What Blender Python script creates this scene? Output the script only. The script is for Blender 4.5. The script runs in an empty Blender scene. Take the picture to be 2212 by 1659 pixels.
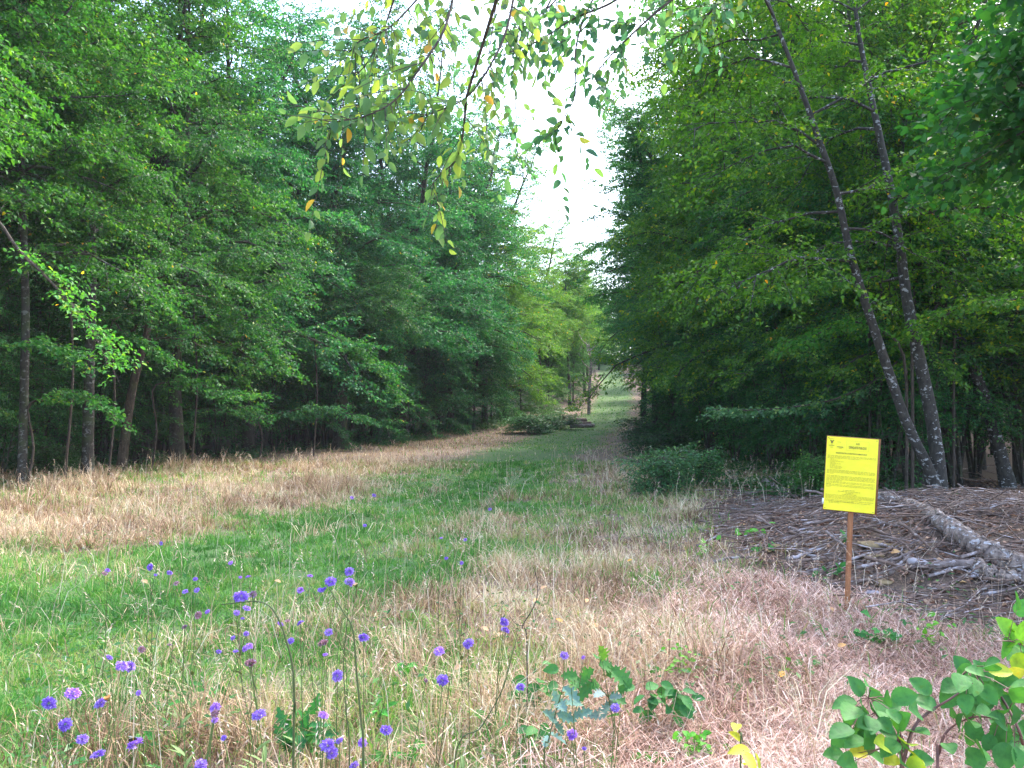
import bpy, math, random
import numpy as np
from mathutils import Vector

C = bpy.context.scene.collection
sc = bpy.context.scene
R = math.radians

# ------------------------------------------------------------------ camera, sky, sun, exposure
F = 804.0                      # focal length in pixels of the 1024 px wide picture
EYE = 1.6
PITCH = math.atan2(35.0, F)
cam_d = bpy.data.cameras.new('camera')
cam = bpy.data.objects.new('camera', cam_d); C.objects.link(cam)
cam.location = (0, 0, EYE)
cam.rotation_euler = (math.pi/2 + PITCH, 0, 0)
cam_d.sensor_width = 36.0
cam_d.lens = 36.0*F/1024.0
cam_d.clip_start = 0.05; cam_d.clip_end = 3000
sc.camera = cam

SUN_EL, SUN_AZ = 47.0, 42.0     # azimuth measured from +Y (down the ride) towards +X
world = bpy.data.worlds.new('World'); sc.world = world; world.use_nodes = True
wn = world.node_tree.nodes; wl = world.node_tree.links
sky = wn.new('ShaderNodeTexSky'); sky.sky_type = 'NISHITA'; sky.sun_disc = False
sky.sun_elevation = R(SUN_EL); sky.sun_rotation = R(SUN_AZ)
sky.air_density = 1.0; sky.dust_density = 2.5; sky.ozone_density = 1.0
bg = wn['Background']; bg.inputs['Strength'].default_value = 0.15
wl.new(sky.outputs[0], bg.inputs[0])

sun_d = bpy.data.lights.new('sun', 'SUN'); sun_d.energy = 1.2; sun_d.angle = R(12); sun_d.color = (1.0, 0.95, 0.86)
sun = bpy.data.objects.new('sun', sun_d); C.objects.link(sun)
sv = Vector((math.sin(R(SUN_AZ))*math.cos(R(SUN_EL)), math.cos(R(SUN_AZ))*math.cos(R(SUN_EL)), math.sin(R(SUN_EL))))
sun.rotation_euler = sv.to_track_quat('Z', 'Y').to_euler()
sun.location = (20, 20, 60)

sc.view_settings.view_transform = 'Standard'
sc.view_settings.look = 'None'
sc.view_settings.exposure = 2.7
sc.view_settings.gamma = 1.0
sc.view_settings.use_curve_mapping = False
sc.cycles.max_bounces = 7; sc.cycles.diffuse_bounces = 4; sc.cycles.glossy_bounces = 2
sc.cycles.transmission_bounces = 4; sc.cycles.transparent_max_bounces = 4
sc.cycles.sample_clamp_indirect = 6.0

# ------------------------------------------------------------------ helpers
def unproj(dx, dy, Y):
    """point of the place seen at (dx, dy) of the 2212 px wide photograph, Y metres ahead"""
    px, py = dx*0.46293, dy*0.46293
    rx, rz, ry = (px-512)/F, (384-py)/F, 1.0
    c, s = math.cos(PITCH), math.sin(PITCH)
    y = ry*c - rz*s; z = ry*s + rz*c
    return np.array((rx*Y/y, Y, EYE + z*Y/y))

_T = {}
def vnoise(x, y, scale, seed):
    if seed not in _T: _T[seed] = np.random.RandomState(seed).rand(64, 64)
    T = _T[seed]
    x = np.asarray(x, float)/scale; y = np.asarray(y, float)/scale
    xi = np.floor(x).astype(int); yi = np.floor(y).astype(int)
    fx = x-xi; fy = y-yi; fx = fx*fx*(3-2*fx); fy = fy*fy*(3-2*fy)
    a = T[xi % 64, yi % 64]; b = T[(xi+1) % 64, yi % 64]; c = T[xi % 64, (yi+1) % 64]; d = T[(xi+1) % 64, (yi+1) % 64]
    return (a*(1-fx)+b*fx)*(1-fy)+(c*(1-fx)+d*fx)*fy
def fbm(x, y, scale, seed):
    return (vnoise(x, y, scale, seed)*.5+vnoise(x, y, scale*.47, seed+1)*.3+vnoise(x, y, scale*.21, seed+2)*.2)

class Geo:
    def __init__(s): s.v = []; s.q = []; s.t = []; s.r = []; s.n = 0; s.ng = []
    def add(s, v, q=None, t=None, r=0.5):
        v = np.asarray(v, float).reshape(-1, 3)
        if q is not None and len(q): s.q.append(np.asarray(q, int)+s.n)
        if t is not None and len(t): s.t.append(np.asarray(t, int)+s.n)
        s.v.append(v); s.r.append(np.broadcast_to(np.asarray(r, float), (len(v),)))
        s.n += len(v)
    def mesh(s, name, mat, smooth=False):
        me = bpy.data.meshes.new(name)
        v = np.concatenate(s.v) if s.v else np.zeros((0, 3))
        q = np.concatenate(s.q).reshape(-1, 4) if s.q else np.zeros((0, 4), int)
        t = np.concatenate(s.t).reshape(-1, 3) if s.t else np.zeros((0, 3), int)
        me.vertices.add(len(v)); me.vertices.foreach_set('co', v.astype(np.float32).ravel())
        nl = q.size+t.size
        me.loops.add(nl); me.loops.foreach_set('vertex_index', np.concatenate([q.ravel(), t.ravel()]).astype(np.int32))
        me.polygons.add(len(q)+len(t))
        st = np.concatenate([np.arange(len(q))*4, len(q)*4+np.arange(len(t))*3]).astype(np.int32)
        me.polygons.foreach_set('loop_start', st)
        if smooth: me.polygons.foreach_set('use_smooth', np.ones(len(st), bool))
        me.update(calc_edges=True)
        at = me.attributes.new('rnd', 'FLOAT', 'POINT')
        at.data.foreach_set('value', np.concatenate(s.r).astype(np.float32) if s.r else np.zeros(0, np.float32))
        me.materials.append(mat)
        return me

def link(name, me, parent=None, loc=(0, 0, 0), color=None):
    o = bpy.data.objects.new(name, me); C.objects.link(o); o.location = loc
    if parent is not None: o.parent = parent
    if color: o.color = color
    return o
def tag(o, label=None, cat=None, group=None, kind=None):
    if label: o['label'] = label
    if cat: o['category'] = cat
    if group: o['group'] = group
    if kind: o['kind'] = kind
    return o
def empty(name, loc, label, cat, group=None, rz=0, s=1):
    o = bpy.data.objects.new(name, None); C.objects.link(o); o.location = loc
    o.rotation_euler = (0, 0, rz); o.scale = (s, s, s) if not hasattr(s, '__len__') else s
    o.empty_display_size = 0.2
    return tag(o, label, cat, group)

def nrm(a):
    return a/np.maximum(np.linalg.norm(a, axis=-1, keepdims=True), 1e-9)

def tube(g, pts, rad, n=8, r=0.5, cap=False, rough=0.0, rs=None):
    pts = np.asarray(pts, float); m = len(pts); rad = np.broadcast_to(np.asarray(rad, float), (m,))
    tg = np.gradient(pts, axis=0); tg = nrm(tg)
    up = np.array((0., 0., 1.)) if abs(tg[0][2]) < 0.9 else np.array((1., 0., 0.))
    a = nrm(np.cross(tg, up)); b = np.cross(tg, a)
    th = np.arange(n)*2*math.pi/n
    rr = rad[:, None]*np.ones((m, n))
    if rough and rs is not None: rr = rr*(1+rough*(rs.rand(m, n)-.5)*2)
    v = pts[:, None]+rr[..., None]*(np.cos(th)[None, :, None]*a[:, None]+np.sin(th)[None, :, None]*b[:, None])
    i = np.arange(m-1)[:, None]*n; j = np.arange(n)[None, :]; k = (j+1) % n
    q = np.stack([i+j, i+k, i+n+k, i+n+j], -1).reshape(-1, 4)
    vv = v.reshape(-1, 3); t = None
    if cap:
        vv = np.concatenate([vv, pts[:1], pts[-1:]])
        c0 = m*n; j = np.arange(n)
        t = np.concatenate([np.stack([np.full(n, c0), (j+1) % n, j], -1), np.stack([np.full(n, c0+1), (m-1)*n+j, (m-1)*n+(j+1) % n], -1)])
    g.add(vv, q, t, r)

def polyline(p, m):
    """smooth path (Catmull-Rom) through p resampled to m points"""
    p = np.asarray(p, float); P = np.concatenate([[2*p[0]-p[1]], p, [2*p[-1]-p[-2]]])
    u = np.linspace(0, len(p)-1-1e-6, m); i = u.astype(int); f = (u-i)[:, None]
    a, b, c, d = P[i], P[i+1], P[i+2], P[i+3]
    return .5*((2*b)+(-a+c)*f+(2*a-5*b+4*c-d)*f*f+(-a+3*b-3*c+d)*f**3)

# ------------------------------------------------------------------ materials
def new_mat(name):
    m = bpy.data.materials.new(name); m.use_nodes = True
    n = m.node_tree.nodes; l = m.node_tree.links
    return m, n, l, n['Principled BSDF'], n['Material Output']
def ramp(n, stops, interp='LINEAR'):
    r = n.new('ShaderNodeValToRGB'); r.color_ramp.interpolation = interp
    e = r.color_ramp.elements
    while len(e) > 1: e.remove(e[-1])
    e[0].position = stops[0][0]; e[0].color = (*stops[0][1], 1)
    for p, c in stops[1:]:
        x = e.new(p); x.color = (*c, 1)
    return r
def leaf_mat(name, stops, trans=0.4, tcol=(1.25, 1.25, 0.5), rough=0.42, veins=False):
    m, n, l, b, o = new_mat(name)
    at = n.new('ShaderNodeAttribute'); at.attribute_name = 'rnd'
    rp = ramp(n, stops); l.new(at.outputs['Fac'], rp.inputs[0])
    oi = n.new('ShaderNodeObjectInfo')
    mx = n.new('ShaderNodeMix'); mx.data_type = 'RGBA'; mx.blend_type = 'MULTIPLY'; mx.inputs[0].default_value = 1
    l.new(rp.outputs[0], mx.inputs[6]); l.new(oi.outputs['Color'], mx.inputs[7])
    if veins:
        tc = n.new('ShaderNodeTexCoord'); nz = n.new('ShaderNodeTexNoise'); nz.inputs['Scale'].default_value = 70; nz.inputs['Detail'].default_value = 4; l.new(tc.outputs['Object'], nz.inputs[0])
        rz = ramp(n, [(.3, (.72, .72, .72)), (.5, (1, 1, 1)), (.62, (1.1, 1.05, .9)), (.72, (1.3, .9, .5))]); l.new(nz.outputs[0], rz.inputs[0])
        mv = n.new('ShaderNodeMix'); mv.data_type = 'RGBA'; mv.blend_type = 'MULTIPLY'; mv.inputs[0].default_value = 1
        l.new(rp.outputs[0], mv.inputs[6]); l.new(rz.outputs[0], mv.inputs[7]); l.new(mv.outputs[2], mx.inputs[6])
        bpv = n.new('ShaderNodeBump'); bpv.inputs['Strength'].default_value = .35; bpv.inputs['Distance'].default_value = .004; l.new(nz.outputs[0], bpv.inputs['Height']); l.new(bpv.outputs[0], b.inputs['Normal'])
    b.inputs['Roughness'].default_value = rough; b.inputs['Specular IOR Level'].default_value = 0.32
    l.new(mx.outputs[2], b.inputs['Base Color'])
    tr = n.new('ShaderNodeBsdfTranslucent')
    m2 = n.new('ShaderNodeMix'); m2.data_type = 'RGBA'; m2.blend_type = 'MULTIPLY'; m2.inputs[0].default_value = 1; m2.clamp_result = False
    l.new(mx.outputs[2], m2.inputs[6]); m2.inputs[7].default_value = (*tcol, 1)
    l.new(m2.outputs[2], tr.inputs['Color'])
    ms = n.new('ShaderNodeMixShader'); ms.inputs[0].default_value = trans
    l.new(b.outputs[0], ms.inputs[1]); l.new(tr.outputs[0], ms.inputs[2]); l.new(ms.outputs[0], o.inputs[0])
    return m
GREEN = [(0.0, (0.016, 0.070, 0.030)), (0.45, (0.036, 0.145, 0.046)), (0.8, (0.075, 0.215, 0.045)), (0.93, (0.14, 0.26, 0.04)), (0.975, (0.26, 0.27, 0.04)), (1.0, (0.50, 0.28, 0.05))]
M_LEAF = leaf_mat('beech_leaves', GREEN, 0.42, (1.15, 1.3, .55), rough=.58)
M_NEAR = leaf_mat('near_leaves', [(0, (0.06, 0.16, 0.10)), (0.5, (0.12, 0.24, 0.10)), (0.85, (0.24, 0.34, 0.08)), (0.93, (0.30, 0.27, 0.06)), (1.0, (0.65, 0.34, 0.08))], 0.62, (1.2, 1.25, .7))
M_BRAMBLE = leaf_mat('bramble_leaves', [(0, (0.045, 0.18, 0.05)), (0.6, (0.075, 0.26, 0.055)), (0.75, (0.18, 0.40, 0.04)), (0.86, (0.45, 0.50, 0.04)), (1.0, (0.75, 0.50, 0.06))], 0.3, rough=0.62, veins=True)
M_SHRUB = leaf_mat('shrub_leaves', [(0, (0.025, 0.075, 0.030)), (0.6, (0.045, 0.13, 0.04)), (0.9, (0.10, 0.20, 0.06)), (1.0, (0.3, 0.3, 0.08))], 0.35)
M_PALE = leaf_mat('mildewed_leaves', [(0, (0.10, 0.18, 0.12)), (1, (0.32, 0.40, 0.40))], 0.2, rough=0.8, veins=True)
M_DRYLEAF = leaf_mat('dry_leaves', [(0, (0.16, 0.085, 0.065)), (0.5, (0.40, 0.235, 0.17)), (0.85, (0.60, 0.38, 0.23)), (1.0, (0.75, 0.42, 0.06))], 0.15, (1, 1, 1), rough=0.8)
M_GRASS = leaf_mat('green_grass', [(0, (0.05, 0.17, 0.035)), (0.5, (0.10, 0.30, 0.05)), (0.8, (0.19, 0.38, 0.08)), (1.0, (0.42, 0.42, 0.18))], 0.35, (1.1, 1.1, 0.6), rough=0.6)
M_STRAW = leaf_mat('straw', [(0, (0.17, 0.10, 0.065)), (0.4, (0.45, 0.30, 0.215)), (0.75, (0.64, 0.47, 0.36)), (1.0, (0.85, 0.74, 0.60))], 0.2, (1, 1, .9), rough=0.7)
M_SCAB = leaf_mat('violet_petals', [(0, (0.20, 0.08, 0.46)), (0.55, (0.38, 0.22, 0.72)), (1.0, (0.72, 0.60, 0.92))], 0.3, (1, 1, 1), rough=0.7)
M_WILT = leaf_mat('wilted_petals', [(0, (0.18, 0.10, 0.10)), (0.6, (0.38, 0.25, 0.28)), (1.0, (0.45, 0.35, 0.6))], 0.2, (1, 1, 1), rough=0.8)
M_STEM = leaf_mat('green_stem', [(0, (0.06, 0.07, 0.03)), (1, (0.12, 0.19, 0.05))], 0.0, rough=0.6)

def bark_mat(name, base, dark, patch, thr, scale=5.0, stretch=0.5, bump=0.5, moss=0.0):
    m, n, l, b, o = new_mat(name)
    tc = n.new('ShaderNodeTexCoord'); mp = n.new('ShaderNodeMapping'); l.new(tc.outputs['Object'], mp.inputs[0])
    mp.inputs['Scale'].default_value = (1, 1, stretch)
    n1 = n.new('ShaderNodeTexNoise'); n1.inputs['Scale'].default_value = scale*3; n1.inputs['Detail'].default_value = 6
    l.new(mp.outputs[0], n1.inputs[0])
    r1 = ramp(n, [(0.3, dark), (0.7, base)]); l.new(n1.outputs[0], r1.inputs[0])
    mp2 = n.new('ShaderNodeMapping'); l.new(tc.outputs['Object'], mp2.inputs[0]); mp2.inputs['Scale'].default_value = (1, 1, 1.6); mp2.inputs['Location'].default_value = (3, 7, 1)
    n2 = n.new('ShaderNodeTexNoise'); n2.inputs['Scale'].default_value = scale*1.5; n2.inputs['Detail'].default_value = 5; n2.inputs['Roughness'].default_value = .65
    l.new(mp2.outputs[0], n2.inputs[0])
    r2 = ramp(n, [(thr, (0, 0, 0)), (thr+.03, (1, 1, 1))]); l.new(n2.outputs[0], r2.inputs[0])
    mx = n.new('ShaderNodeMix'); mx.data_type = 'RGBA'; l.new(r2.outputs[0], mx.inputs[0]); l.new(r1.outputs[0], mx.inputs[6]); mx.inputs[7].default_value = (*patch, 1)
    last = mx.outputs[2]
    if moss:
        n3 = n.new('ShaderNodeTexNoise'); n3.inputs['Scale'].default_value = 2.2; l.new(tc.outputs['Object'], n3.inputs[0])
        r3 = ramp(n, [(0.5, (0, 0, 0)), (0.62, (moss, moss, moss))]); l.new(n3.outputs[0], r3.inputs[0])
        m3 = n.new('ShaderNodeMix'); m3.data_type = 'RGBA'; l.new(r3.outputs[0], m3.inputs[0]); l.new(last, m3.inputs[6]); m3.inputs[7].default_value = (0.05, 0.075, 0.02, 1)
        last = m3.outputs[2]
    l.new(last, b.inputs['Base Color']); b.inputs['Roughness'].default_value = 0.9
    bp = n.new('ShaderNodeBump'); bp.inputs['Strength'].default_value = bump; bp.inputs['Distance'].default_value = 0.03
    l.new(n1.outputs[0], bp.inputs['Height']); l.new(bp.outputs[0], b.inputs['Normal'])
    return m
M_BARK = bark_mat('dark_bark', (0.06, 0.048, 0.038), (0.02, 0.016, 0.013), (0.11, 0.11, 0.10), 0.60, moss=0.7)
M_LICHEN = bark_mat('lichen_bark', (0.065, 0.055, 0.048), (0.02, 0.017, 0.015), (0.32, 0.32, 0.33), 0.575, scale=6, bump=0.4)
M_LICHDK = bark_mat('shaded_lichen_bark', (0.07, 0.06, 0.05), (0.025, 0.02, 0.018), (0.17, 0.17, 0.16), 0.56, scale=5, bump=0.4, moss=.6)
M_OAK = bark_mat('oak_bark', (0.11, 0.075, 0.05), (0.03, 0.02, 0.015), (0.17, 0.14, 0.11), 0.6, scale=7, stretch=0.25, bump=1.0, moss=0.4)
M_DEAD = bark_mat('weathered_wood', (0.33, 0.25, 0.225), (0.12, 0.085, 0.075), (0.45, 0.39, 0.40), 0.56, scale=4, stretch=1.0, bump=0.8)
M_DEADDK = bark_mat('dark_dead_wood', (0.26, 0.175, 0.14), (0.09, 0.055, 0.045), (0.38, 0.31, 0.28), 0.6, scale=5, stretch=1.0, bump=0.8)
M_ROT = bark_mat('rotten_wood', (0.36, 0.27, 0.225), (0.09, 0.06, 0.05), (0.50, 0.45, 0.45), 0.57, scale=9, stretch=0.6, bump=1.0)
M_TWIG = bark_mat('twig_bark', (0.09, 0.065, 0.05), (0.03, 0.022, 0.018), (0.2, 0.18, 0.16), 0.62, scale=8, bump=0.3)

def flat(name, col, rough=0.7, noise=0.15, scale=30):
    m, n, l, b, o = new_mat(name)
    tc = n.new('ShaderNodeTexCoord'); t = n.new('ShaderNodeTexNoise'); t.inputs['Scale'].default_value = scale; t.inputs['Detail'].default_value = 4
    l.new(tc.outputs['Object'], t.inputs[0])
    r = ramp(n, [(0.3, tuple(c*(1-noise) for c in col)), (0.7, tuple(min(1, c*(1+noise)) for c in col))])
    l.new(t.outputs[0], r.inputs[0]); l.new(r.outputs[0], b.inputs['Base Color']); b.inputs['Roughness'].default_value = rough
    return m

# ------------------------------------------------------------------ terrain
KY = [-30, 0, 30, 45, 60, 80, 100, 130, 160, 400]
KZ = [0, 0, 0.0, 0.30, 1.10, 2.6, 4.6, 9.2, 13.5, 30]
EL = ([-30, 12, 22, 27, 31, 38, 47, 58, 68, 85, 100, 130, 150, 400], [-12, -12.8, -13.6, -13.4, -12.4, -9.8, -6.6, -2.5, 1.3, 7.2, 10.6, 13.6, 15, 15])
ER = ([-30, 0, 5, 8, 10, 14, 20, 29, 50, 65, 98, 130, 150, 400], [7, 7, 6.5, 6.5, 6.5, 6.5, 7.0, 8.2, 9.2, 12.5, 17.0, 19.5, 21, 21])
TC = ([-30, 3, 7, 10, 14, 29, 47, 65, 98, 130, 400], [-4.5, -4.2, -3.1, -2.2, -1.3, -0.2, 2.9, 7.3, 12.6, 16.0, 30])
def mound(x, y):
    d2 = ((x-6.0)/4.0)**2+((y-9.9)/3.1)**2
    return np.clip(1-d2, 0, 1)**0.8
def debris(x, y):
    return np.clip(np.minimum.reduce([(x-np.interp(y, [5, 6.3, 8, 10, 14, 20], [4.1, 2.9, 2.4, 2.3, 3.2, 5.2]))/.5, (y-5.5)/.8, (21-y)/2])+(fbm(x, y, .9, 44)-.5)*1.6, 0, 1)
def height(x, y):
    x = np.asarray(x, float); y = np.asarray(y, float)
    h = np.interp(y, KY, KZ)
    h = h+mound(x, y)*(0.55+0.3*(fbm(x, y, 1.1, 5)-.5))
    h = h+0.10*(fbm(x, y, 3.0, 11)-.5)+0.03*(fbm(x, y, .5, 21)-.5)
    c = np.interp(y, *TC)
    for s in (-.75, .75): h = h-0.05*np.exp(-((x-c-s)/.22)**2)*np.clip((y-8)/6, 0, 1)
    return h
def gz(x, y): return float(height(x, y))
def greenness(x, y):
    c = np.interp(y, *TC); w = np.interp(y, [0, 5, 9, 16, 30, 130], [3.0, 3.2, 3.4, 2.9, 2.3, 2.0])
    d = (x-c)/w; amp = np.interp(y, [8, 30], [1.7, .9])
    d = np.where((d < 0) & (y < 9), d*.75, d)
    return np.clip(1.25-np.abs(d)+(fbm(x, y, 1.6, 31)-.5)*amp+.12*np.clip((y-16)/8, 0, 1), 0, 1)
def inforest(x, y):
    return np.maximum(np.interp(y, *EL)-x, x-np.interp(y, *ER))   # > 0 inside the wood

xs = np.unique(np.concatenate([np.linspace(-300, -24, 14), np.arange(-24, -10, .8), np.arange(-10, 12, .22), np.arange(12, 34, .8), np.linspace(34, 300, 14)]))
ys = np.unique(np.concatenate([np.linspace(-60, -2, 8), np.arange(-2, 20, .22), np.arange(20, 60, .7), np.arange(60, 170, 2.5), np.linspace(170, 900, 16)]))
XX, YY = np.meshgrid(xs, ys); ZZ = height(XX, YY)
g = Geo(); nx, ny = len(xs), len(ys)
i = (np.arange(ny-1)[:, None]*nx+np.arange(nx-1)[None, :]).ravel()
gr = greenness(XX, YY); inf = inforest(XX, YY)
zone = np.where((inf > 0) | (debris(XX, YY) > .4), -1.0, gr)
g.add(np.stack([XX, YY, ZZ], -1), np.stack([i, i+1, i+nx+1, i+nx], -1), r=zone.ravel())
m, n, l, b, o = new_mat('ground_soil')
at = n.new('ShaderNodeAttribute'); at.attribute_name = 'rnd'
tc = n.new('ShaderNodeTexCoord'); t1 = n.new('ShaderNodeTexNoise'); t1.inputs['Scale'].default_value = 9; t1.inputs['Detail'].default_value = 8; l.new(tc.outputs['Object'], t1.inputs[0])
t2 = n.new('ShaderNodeTexNoise'); t2.inputs['Scale'].default_value = 60; t2.inputs['Detail'].default_value = 3; l.new(tc.outputs['Object'], t2.inputs[0])
rs_ = ramp(n, [(0.3, (0.12, 0.08, 0.055)), (0.7, (0.26, 0.185, 0.13))]); l.new(t2.outputs[0], rs_.inputs[0])
rg_ = ramp(n, [(0.3, (0.05, 0.09, 0.03)), (0.7, (0.10, 0.19, 0.045))]); l.new(t2.outputs[0], rg_.inputs[0])
rf_ = ramp(n, [(0.3, (0.05, 0.032, 0.024)), (0.7, (0.22, 0.145, 0.10))]); l.new(t2.outputs[0], rf_.inputs[0])
k1 = n.new('ShaderNodeMapRange'); k1.inputs[1].default_value = 0.2; k1.inputs[2].default_value = 0.6; l.new(at.outputs['Fac'], k1.inputs[0])
k2 = n.new('ShaderNodeMapRange'); k2.inputs[1].default_value = -0.6; k2.inputs[2].default_value = -0.1; l.new(at.outputs['Fac'], k2.inputs[0])
a1 = n.new('ShaderNodeMix'); a1.data_type = 'RGBA'; l.new(k1.outputs[0], a1.inputs[0]); l.new(rs_.outputs[0], a1.inputs[6]); l.new(rg_.outputs[0], a1.inputs[7])
a2 = n.new('ShaderNodeMix'); a2.data_type = 'RGBA'; l.new(k2.outputs[0], a2.inputs[0]); l.new(rf_.outputs[0], a2.inputs[6]); l.new(a1.outputs[2], a2.inputs[7])
l.new(a2.outputs[2], b.inputs['Base Color']); b.inputs['Roughness'].default_value = 0.95
bp = n.new('ShaderNodeBump'); bp.inputs['Strength'].default_value = .8; bp.inputs['Distance'].default_value = .05; l.new(t1.outputs[0], bp.inputs['Height']); l.new(bp.outputs[0], b.inputs['Normal'])
tag(link('ground', g.mesh('ground', m, True)), 'grassy forest ride of earth climbing gently between the two woods', 'ground', kind='structure')

# ------------------------------------------------------------------ leaves
HEXA = False
def leaves(g, P, D, N, L, W, rnd, fold=0.18, droop=0.1):
    """one pointed leaf per row: base P, tip direction D, normal N"""
    D = nrm(D); N = nrm(N-(N*D).sum(-1, keepdims=True)*D); S = np.cross(D, N)
    L = L[:, None]; W = W[:, None]
    if HEXA:
        m1, m2 = P+D*L*.24, P+D*L*.62
        v = np.stack([P, m1+S*W*.42+N*W*fold, m2+S*W*.44+N*W*fold, P+D*L-N*L*droop, m2-S*W*.44+N*W*fold, m1-S*W*.42+N*W*fold], 1)
        k = np.arange(len(P))[:, None]*6
        g.add(v.reshape(-1, 3), np.concatenate([k+np.array([[0, 1, 2, 3]]), k+np.array([[0, 3, 4, 5]])]), r=np.repeat(rnd, 6)); return
    m = P+D*L*.42
    v = np.stack([P, m+S*W*.5+N*W*fold, P+D*L-N*L*droop, m-S*W*.5+N*W*fold], 1)
    k = np.arange(len(P))[:, None]*4
    g.add(v.reshape(-1, 3), k+np.array([[0, 1, 2, 3]]), r=np.repeat(rnd, 4))

def spray_leaves(g, tw0, twd, twl, rs, L0, wr, per_m, hang=0.25, flatness=0.35, hue=0.0):
    """leaves set alternately along every twig, lying in the twig's near-level plane"""
    n = np.maximum(2, (twl*per_m).astype(int)); idx = np.repeat(np.arange(len(n)), n)
    first = np.concatenate([[0], np.cumsum(n)[:-1]]); k = np.arange(n.sum())-first[idx]
    t = (k+.5)/n[idx]
    d = twd[idx]; P = tw0[idx]+d*(twl[idx]*t)[:, None]; P[:, 2] -= hang*twl[idx]*t*t
    up = np.array((0, 0, 1.))+rs.normal(0, flatness*1.5, (len(idx), 3))
    S = nrm(np.cross(d, up)); sgn = np.where(k % 2 == 0, 1, -1)[:, None]
    D = nrm(S*sgn*.85+d*.6+rs.normal(0, .3, (len(idx), 3))-np.array((0, 0, .35)))
    L = L0*(.65+.6*rs.rand(len(idx)))
    tw_h = rs.normal(0, .12, len(n))
    rnd = np.clip(.45+hue+tw_h[idx]+rs.normal(0, .17, len(idx)), 0, .92)
    odd = rs.rand(len(idx)) < .008; rnd[odd] = .93+.07*rs.rand(odd.sum())
    leaves(g, P+rs.normal(0, .02, P.shape), D, up, L, L*wr, rnd)

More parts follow.
